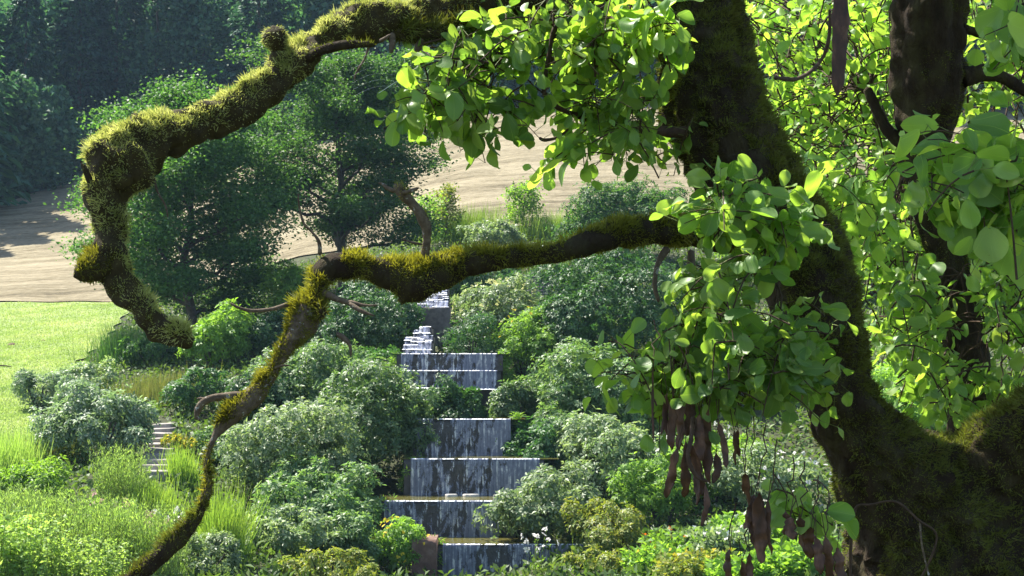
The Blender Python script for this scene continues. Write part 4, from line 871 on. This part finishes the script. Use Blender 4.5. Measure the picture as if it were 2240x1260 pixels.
def cluster(poly, dr, ns, L, seed, anchors, nl=(6, 10), flow=(0, 0, -.5), mat='leaf_near', sunb=1.0, camb=0.0, slen=(.10, .22), plen=.035, tw=.0016, conn=.25, gap=-.45):
    g = np.random.default_rng(seed); poly = np.asarray(poly, float); lo, hi = poly.min(0), poly.max(0)
    px = g.uniform(lo[0], hi[0], ns * 8); py = g.uniform(lo[1], hi[1], ns * 8); ok = inpoly(px, py, poly); ok &= sn(np.stack([px, py, 0 * px], -1), .028, seed) > gap; px, py = px[ok][:ns], py[ok][:ns]
    o = P(px, py, g.uniform(*dr, len(px))); m = len(o)
    gd = unit(g.normal(size=(m, 3)) * [1, .6, .7] + flow); sl_ = g.uniform(*slen, m)
    k = g.integers(nl[0], nl[1] + 1, m); idx = np.repeat(np.arange(m), k); t = np.concatenate([np.linspace(-.5, .5, q) for q in k])
    a = o[idx] + gd[idx] * (t * sl_[idx])[:, None] + (np.array([0, 0, -1]) * (t ** 2 * sl_[idx] * .5)[:, None])
    pd = unit(g.normal(size=(len(a), 3)) + gd[idx] * .4 + [0, 0, .15]); pl = plen * g.uniform(.6, 1.4, len(a))
    bs = a + pd * pl[:, None]; td = unit(pd * .7 + g.normal(size=(len(a), 3)) * .45 + [0, 0, -.55])
    nn = unit(SUN * sunb + g.normal(size=(len(a), 3)) * .75 + np.array([0, -1, .15]) * camb)
    sz = L * (.5 + .8 * g.beta(2.4, 1.8, len(a))) * (1 - .3 * (np.abs(t) > .42)); v, f, uv = rich_leaves(bs, td, nn, sz, g, dr[0] < 3.62)
    q = []
    for i in range(m):
        u = np.linspace(-.5, .5, 5)[:, None]; q.append(o[i] + gd[i] * u * sl_[i] + np.array([0, 0, -1]) * u ** 2 * sl_[i] * .5)
    an = np.array([P(*z) for z in anchors])
    for i in g.choice(m, int(m * conn), replace=False):
        b = an[np.argmin(np.linalg.norm(an - o[i], axis=1))]; s = q[i][0]; w_ = np.linspace(0, 1, 9)[:, None]
        q.append(b + (s - b) * w_ + np.array([0, 0, 1]) * np.sin(w_ * 3.14) * np.linalg.norm(s - b) * g.uniform(-.12, .15) + g.normal(0, .012, (9, 3)) * np.sin(w_ * 3.14))
    v1 = polyline_tubes(q, tw * 1.6, tw * .8, 4); v2 = lines(a, bs, .0009, .0007, 3)
    c = mk_multi('foliage', [(v, f, M[mat]), (*v1, M['twig_dark']), (*v2, M['petiole'])], NT, uv)
    sm = np.ones(len(c.data.polygons), bool); c.data.polygons.foreach_set('use_smooth', sm); return c
cluster([(900, 200), (960, 120), (1040, 60), (1120, 0), (1460, -30), (1450, 80), (1400, 140), (1290, 150), (1180, 200), (1060, 240), (970, 215)], (3.65, 4.05), 100, .047, 401,
        [(1200, 130, 3.86), (1215, 60, 3.85), (1110, 115, 3.85), (1300, 20, 4.0), (1420, -30, 4.1)], flow=(-.3, 0, -.35), tw=.002)
cluster([(1060, 0), (1440, -30), (1430, 110), (1200, 130), (1060, 80)], (4.0, 4.6), 40, .044, 402, [(1300, 20, 4.0), (1420, -30, 4.1)], flow=(0, 0, -.4))
cluster([(1000, 220), (1130, 230), (1090, 290), (1060, 310)], (3.65, 3.8), 7, .06, 403, [(1190, 205, 3.88)], flow=(-.2, 0, -.9))
cluster([(890, 215), (960, 150), (1000, 200), (940, 270)], (3.6, 3.75), 8, .056, 404, [(1030, 150, 3.8)], flow=(-.6, 0, -.4))
cluster([(1260, 220), (1340, 190), (1440, 200), (1490, 250), (1500, 340), (1430, 320), (1340, 310), (1270, 280)], (3.75, 4.15), 38, .044, 405, [(1270, 255, 3.95), (1340, 268, 4.0), (1420, 285, 4.05)], flow=(-.3, 0, -.6))
cluster([(1235, 290), (1290, 290), (1270, 380), (1240, 370)], (3.8, 4.0), 5, .06, 406, [(1270, 255, 3.95)], flow=(0, 0, -1))
# between the trunks, farther back
back1 = [(1610, -20), (1960, -20), (1975, 200), (2000, 420), (2080, 600), (2000, 740), (1890, 700), (1830, 560), (1740, 420), (1680, 250)]
cluster(back1, (5.6, 7.6), 330, .052, 410, [(1900, 190, 6.0), (1818, 80, 5.0), (1760, 165, 4.8), (1990, 330, 6.0)], mat='leaf_near', tw=.003, conn=.3, slen=(.15, .32), gap=-.38)
cluster(back1, (8.0, 11.0), 300, .060, 411, [(1900, 190, 8.0), (1818, 80, 8.0), (1990, 330, 8.0)], mat='leaf_mid', tw=.005, conn=.2, slen=(.2, .4), gap=-.38)
cluster([(1690, 360), (1960, 360), (1985, 600), (1850, 620), (1760, 480)], (4.5, 5.2), 40, .064, 412, [(1800, 420, 4.9), (1900, 430, 5.0)], flow=(0, 0, -.6), camb=.5)
# right side
cluster([(2110, -20), (2260, -20), (2260, 340), (2120, 330)], (5.5, 7.5), 80, .052, 413, [(2250, 100, 5.8), (2150, 60, 5.8)], tw=.003, gap=-.38)
cluster([(2060, 330), (2260, 330), (2260, 700), (1900, 720), (1960, 540)], (5.5, 8.5), 150, .055, 414, [(2200, 500, 6.0), (2000, 600, 6.0)], tw=.003, gap=-.38)
cluster([(1890, 580), (2260, 560), (2260, 860), (2120, 900), (1960, 860), (1890, 740)], (4.8, 6.0), 125, .058, 415, [(2100, 600, 5.4), (2200, 700, 5.0)], flow=(0, 0, -.5), tw=.0025, gap=-.4)
cluster([(2040, 290), (2110, 250), (2260, 270), (2260, 510), (2180, 500), (2100, 450), (2040, 360)], (2.75, 3.1), 28, .066, 416, [(2250, 330, 2.9), (2200, 420, 2.9)], flow=(-.2, 0, .1), camb=.6, plen=.05)
cluster([(2225, -20), (2270, -20), (2270, 110), (2230, 100)], (2.7, 2.9), 5, .07, 417, [(2260, 40, 2.8)], flow=(-.3, 0, -.2), camb=.8)
# in front of the trunk
cluster([(1450, 460), (1510, 420), (1580, 400), (1660, 430), (1730, 480), (1750, 530), (1690, 550), (1560, 530), (1480, 510)], (3.35, 3.6), 28, .060, 418, [(1600, 480, 3.6), (1560, 512, 3.8)], flow=(0, 0, .1), camb=1.0, plen=.045, sunb=.5)
cluster([(1560, 560), (1700, 560), (1770, 640), (1780, 750), (1690, 780), (1530, 770), (1480, 730), (1520, 640)], (3.3, 3.65), 42, .053, 419, [(1560, 640, 3.55), (1700, 620, 3.6)], flow=(0, 0, -.3), camb=1.0, plen=.045, sunb=.5)
cluster([(1460, 750), (1560, 770), (1760, 790), (1790, 880), (1740, 940), (1640, 890), (1540, 840), (1460, 820)], (3.3, 3.65), 38, .050, 420, [(1560, 640, 3.55), (1650, 800, 3.5)], flow=(-.1, 0, -.6), camb=.8, sunb=.5)
cluster([(1365, 790), (1420, 750), (1470, 780), (1480, 880), (1440, 900), (1390, 850)], (3.4, 3.65), 16, .05, 421, [(1500, 800, 3.5)], flow=(-.4, 0, -.3))
cluster([(1700, 1070), (1760, 1060), (1800, 1120), (1720, 1150)], (3.4, 3.5), 5, .06, 422, [(1780, 1050, 3.7)], flow=(-.3, 0, -.4))
cluster([(1380, -30), (1460, -30), (1470, 90), (1400, 100)], (3.55, 3.75), 6, .066, 423, [(1450, -30, 3.9)], flow=(0, 0, -.6), camb=.6)
# unseen crown above the frame, leaf blocks shaped to shade trunk and right leaves
g = np.random.default_rng(430); n = 5500; c = np.stack([g.uniform(.1, 3.0, n), g.uniform(3.4, 6.0, n), g.uniform(1.9, 3.3, n)], -1); c = c[(sn(c, 2.2, 7) > -.5)]
c = np.concatenate([c, np.stack([g.uniform(-.05, 1.4, 6500), g.uniform(3.0, 3.9, 6500), g.uniform(1.9, 2.7, 6500)], -1)])
v, f = leafquads(c, g.normal(size=c.shape) + [0, 0, -.4], g.normal(size=c.shape) * .6 + SUN, .085, .075); mk('foliage', v, f, M['leaf_mid'], NT)
tw_ = [np.array([[.56, 4.34, 1.3], [.9, 4.5, 2.0], [1.5, 4.9, 3.0]]), np.array([[.9, 4.5, 2.0], [.6, 4.8, 2.6], [.2, 5.2, 3.0]]), np.array([[.9, 4.5, 2.0], [2.0, 4.4, 2.6], [2.8, 4.6, 3.0]])]
mk('limb', *polyline_tubes(tw_, .09, .02, 8), M['bark'], NT, True)

# seed pods -------------------------------------------------------------------
def pod(x0, y0, x1, y1, wpx, d, g):
    big = y0 < 0
    n, m = 30, 10; t = np.linspace(0, 1, n); a = P(x0, y0, d); b = P(x1, y1, d + g.normal(0, .02)); W = wpx / F * d * (.55 if big else .48)
    ax = unit(b - a); bend = unit(np.cross(ax, g.normal(size=3))) * np.linalg.norm(b - a) * (.01 if big else g.uniform(.03, .11))
    c = a + (b - a) * t[:, None] + bend * np.sin(t * 3.14)[:, None]
    tw0, tw1 = (0, .25) if big else (g.uniform(-.6, .6), g.uniform(-1.3, 1.3)); th = tw0 + (tw1 - tw0) * t + (0 if big else g.choice([0, .3, -.4]))
    sx = unit(np.cross(ax, [0, 1, 0])); sy = np.cross(sx, ax)
    s = sx[None] * np.cos(th)[:, None] + sy[None] * np.sin(th)[:, None]; q = -sx[None] * np.sin(th)[:, None] + sy[None] * np.cos(th)[:, None]
    wv = W * .86 * np.interp(t, [0, .05, .14, .3, .5, .7, .88, .96, 1], [.06, .3, .75, .95, 1, .95, .8, .4, .03]) * (1 + .10 * np.sin(t * 17 + g.uniform(0, 6)) + .06 * np.sin(t * 41 + g.uniform(0, 6))); tk = W * .075 * (1 + .7 * np.maximum(0, np.sin(t * 30 + g.uniform(0, 6)))) * np.interp(t, [0, .1, .9, 1], [.3, 1, 1, .1])
    a_ = np.linspace(0, 2 * np.pi, m, endpoint=False); ripple = 1 + .08 * np.sin(t * 23 + g.uniform(0, 6))
    V = c[:, None] + s[:, None] * (np.cos(a_)[None] * (wv * ripple)[:, None])[..., None] + q[:, None] * (np.sin(a_)[None] * tk[:, None])[..., None]
    if not big: V = V + (np.stack([sn(V.reshape(-1, 3), 210, 5), sn(V.reshape(-1, 3), 210, 6), sn(V.reshape(-1, 3), 210, 7)], -1) * W * .10).reshape(V.shape)
    if not big: V = V + (q[:, None] * (np.cos(a_)[None] ** 2 * np.sin(t * g.uniform(9, 16) + g.uniform(0, 6))[:, None] * W * .24)[..., None])
    st = lines(np.array([a + [g.normal(0, .01), 0, .05]]), np.array([a]), .0012, .001, 3)
    o = mk('seed_pod', V.reshape(-1, 3), grid_faces(n, m, True), M['pod'], NT, big)
    mk('stalk', *st, M['twig_dark'], o)
PODS = [(1430, 780, 1430, 972, 7, 3.4), (1446, 850, 1446, 952, 12, 3.4), (1460, 860, 1462, 955, 18, 3.38), (1473, 860, 1468, 985, 24, 3.36), (1495, 850, 1488, 985, 38, 3.37), (1507, 860, 1504, 955, 30, 3.42),
        (1482, 975, 1456, 1090, 26, 3.34), (1500, 965, 1498, 1088, 28, 3.33), (1512, 970, 1524, 1105, 26, 3.35), (1530, 905, 1534, 1008, 30, 3.36), (1550, 895, 1553, 1060, 28, 3.34), (1526, 995, 1536, 1085, 26, 3.37),
        (1543, 1060, 1534, 1152, 18, 3.34), (1571, 920, 1589, 1024, 18, 3.36), (1567, 990, 1559, 1058, 22, 3.38), (1605, 940, 1607, 1018, 15, 3.4), (1615, 938, 1618, 998, 14, 3.41),
        (1629, 1032, 1641, 1110, 22, 3.35), (1659, 1078, 1665, 1232, 40, 3.33), (1642, 1100, 1629, 1158, 22, 3.36), (1680, 1092, 1688, 1214, 22, 3.35), (1652, 1125, 1656, 1205, 26, 3.38), (1648, 1080, 1650, 1150, 24, 3.4),
        (1728, 1130, 1735, 1182, 30, 3.36), (1750, 1130, 1756, 1198, 28, 3.36), (1775, 1152, 1774, 1224, 32, 3.35), (1785, 1175, 1796, 1256, 28, 3.34), (1805, 1170, 1817, 1272, 26, 3.33), (1832, 1196, 1846, 1275, 30, 3.35),
        (1597, 1200, 1600, 1275, 20, 3.36), (1622, 1226, 1629, 1290, 22, 3.37), (1839, -90, 1831, 212, 40, 3.1), (1293, 62, 1306, 148, 20, 3.75), (1640, 1210, 1643, 1285, 20, 3.38), (1718, 1120, 1716, 1170, 22, 3.4)]
g = np.random.default_rng(450)
for q in PODS: pod(*q, g)
tws = []
for a, b in [((1475, 760), (1475, 860)), ((1500, 740), (1497, 850)), ((1530, 800), (1530, 905)), ((1550, 790), (1550, 895)), ((1430, 700), (1430, 780)), ((1572, 830), (1571, 920)), ((1610, 860), (1606, 940)), ((1640, 900), (1629, 1032)), ((1675, 930), (1655, 1080)),
             ((1700, 960), (1680, 1092)), ((1735, 1000), (1730, 1130)), ((1760, 1010), (1752, 1130)), ((1790, 1040), (1780, 1160)), ((1815, 1090), (1806, 1170)), ((1610, 1100), (1598, 1200)), ((1640, 1140), (1624, 1226)), ((1650, 880), (1645, 1000))]:
    m_ = np.linspace(0, 1, 7)[:, None]; A, B = P(*a, 3.42), P(*b, 3.36); tws.append(A + (B - A) * m_ + g.normal(0, .006, (7, 3)) * np.sin(m_ * 3.14))
for q in tws: mk('twig', *polyline_tubes([q], .0018, .0012, 5), M['twig_dark'], NT)

# ------------------------------------------------------------------ second trunk behind, right
b2 = np.array([*P(2075, 800, 5.6)[:2], -2.0])
T2 = thing('neighbouring_tree', b2, 'second dark bark trunk standing behind at upper right, half hidden by leaves', 'tree')
NTs = NT; NT = T2
rows = [(2035, -160, 84, 5.4), (2036, 0, 84, 5.4), (2034, 120, 80, 5.42), (2030, 230, 66, 5.45), (2022, 330, 46, 5.5), (2030, 430, 38, 5.55), (2070, 560, 40, 5.6), (2100, 700, 42, 5.6), (2125, 850, 50, 5.6), (2130, 1000, 55, 5.6), (2130, 1500, 70, 5.6), (2130, 2000, 85, 5.6)]
mossy('trunk', rows, 'bark', 'moss_dark', 60000, .016, .0034, 30, top=.6, under=.6, sides=48, step=.015, disp=.09, freq=10, ridges=.16, shrink=.3, mask=lambda p, g: (sn(p, 9, 3) + .5 * sn(p, 25, 4) > .05) & (p[:, 2] > -.2))
for rws in [[(2100, 170, 26, 5.4), (2150, 160, 20, 5.4), (2200, 175, 14, 5.4), (2260, 210, 10, 5.4)], [(2100, 60, 14, 5.4), (2160, 75, 9, 5.4), (2185, 40, 7, 5.4), (2200, -20, 6, 5.4)], [(2000, 330, 18, 5.5), (1940, 280, 12, 5.5), (1905, 210, 10, 5.5), (1895, 190, 6, 5.5)]]:
    v, f, _, _ = tube(pathpx(rws), 10, .01, .15, 40, 3); mk('limb', v, f, M['bark'], T2, True)
NT = NTs

# ------------------------------------------------------------------ spider silk
def silk(label, strands, r, name='spider_thread'):
    v, f = polyline_tubes(strands, r, r, 4); tag(mk(name, v, f, M['silk']), label, 'spider silk', 'spider silk strung from the mossy branch')
silk('bright slanting silk thread beside the bright leaf cluster', [np.array([P(828, 204, 3.7), P(880, 170, 3.7), P(948, 122, 3.7)])], .0007)
arcs = []
for k, rr in enumerate([]):
    a = np.linspace(0, 1, 12); x = 560 + 22 * rr + 300 * a ** 1.2; y = 300 - 18 * rr - 250 * a + 60 * a ** 2; arcs.append(P(x, y, 3.35))
for k in range(6):
    a = np.linspace(0, 1, 8); arcs.append(P(760 + 90 * a + 3 * k, 140 + 14 * k - 22 * np.sin(a * 2.2), 3.5))
silk('faint orb web of silk arcs under the upper mossy branch', arcs, .00012, 'spider_web')

# ------------------------------------------------------------------ haze
HZ = bpy.data.materials.new('haze'); HZ.use_nodes = True; nt = HZ.node_tree; nt.nodes.clear()
o_ = nt.nodes.new('ShaderNodeOutputMaterial'); pv = nt.nodes.new('ShaderNodeVolumePrincipled')
pv.inputs['Color'].default_value = (.50, .74, 1, 1); pv.inputs['Density'].default_value = .00018; pv.inputs['Anisotropy'].default_value = 0.0
nt.links.new(pv.outputs[0], o_.inputs['Volume'])
v, f = box(-330, 330, -34, 332, gv[:, 2].min() - 1.0, 130)
tag(mk('haze', v, f, HZ, origin=(0, 0, 0)), 'thin bluish summer haze filling the valley air', 'haze', kind='stuff')
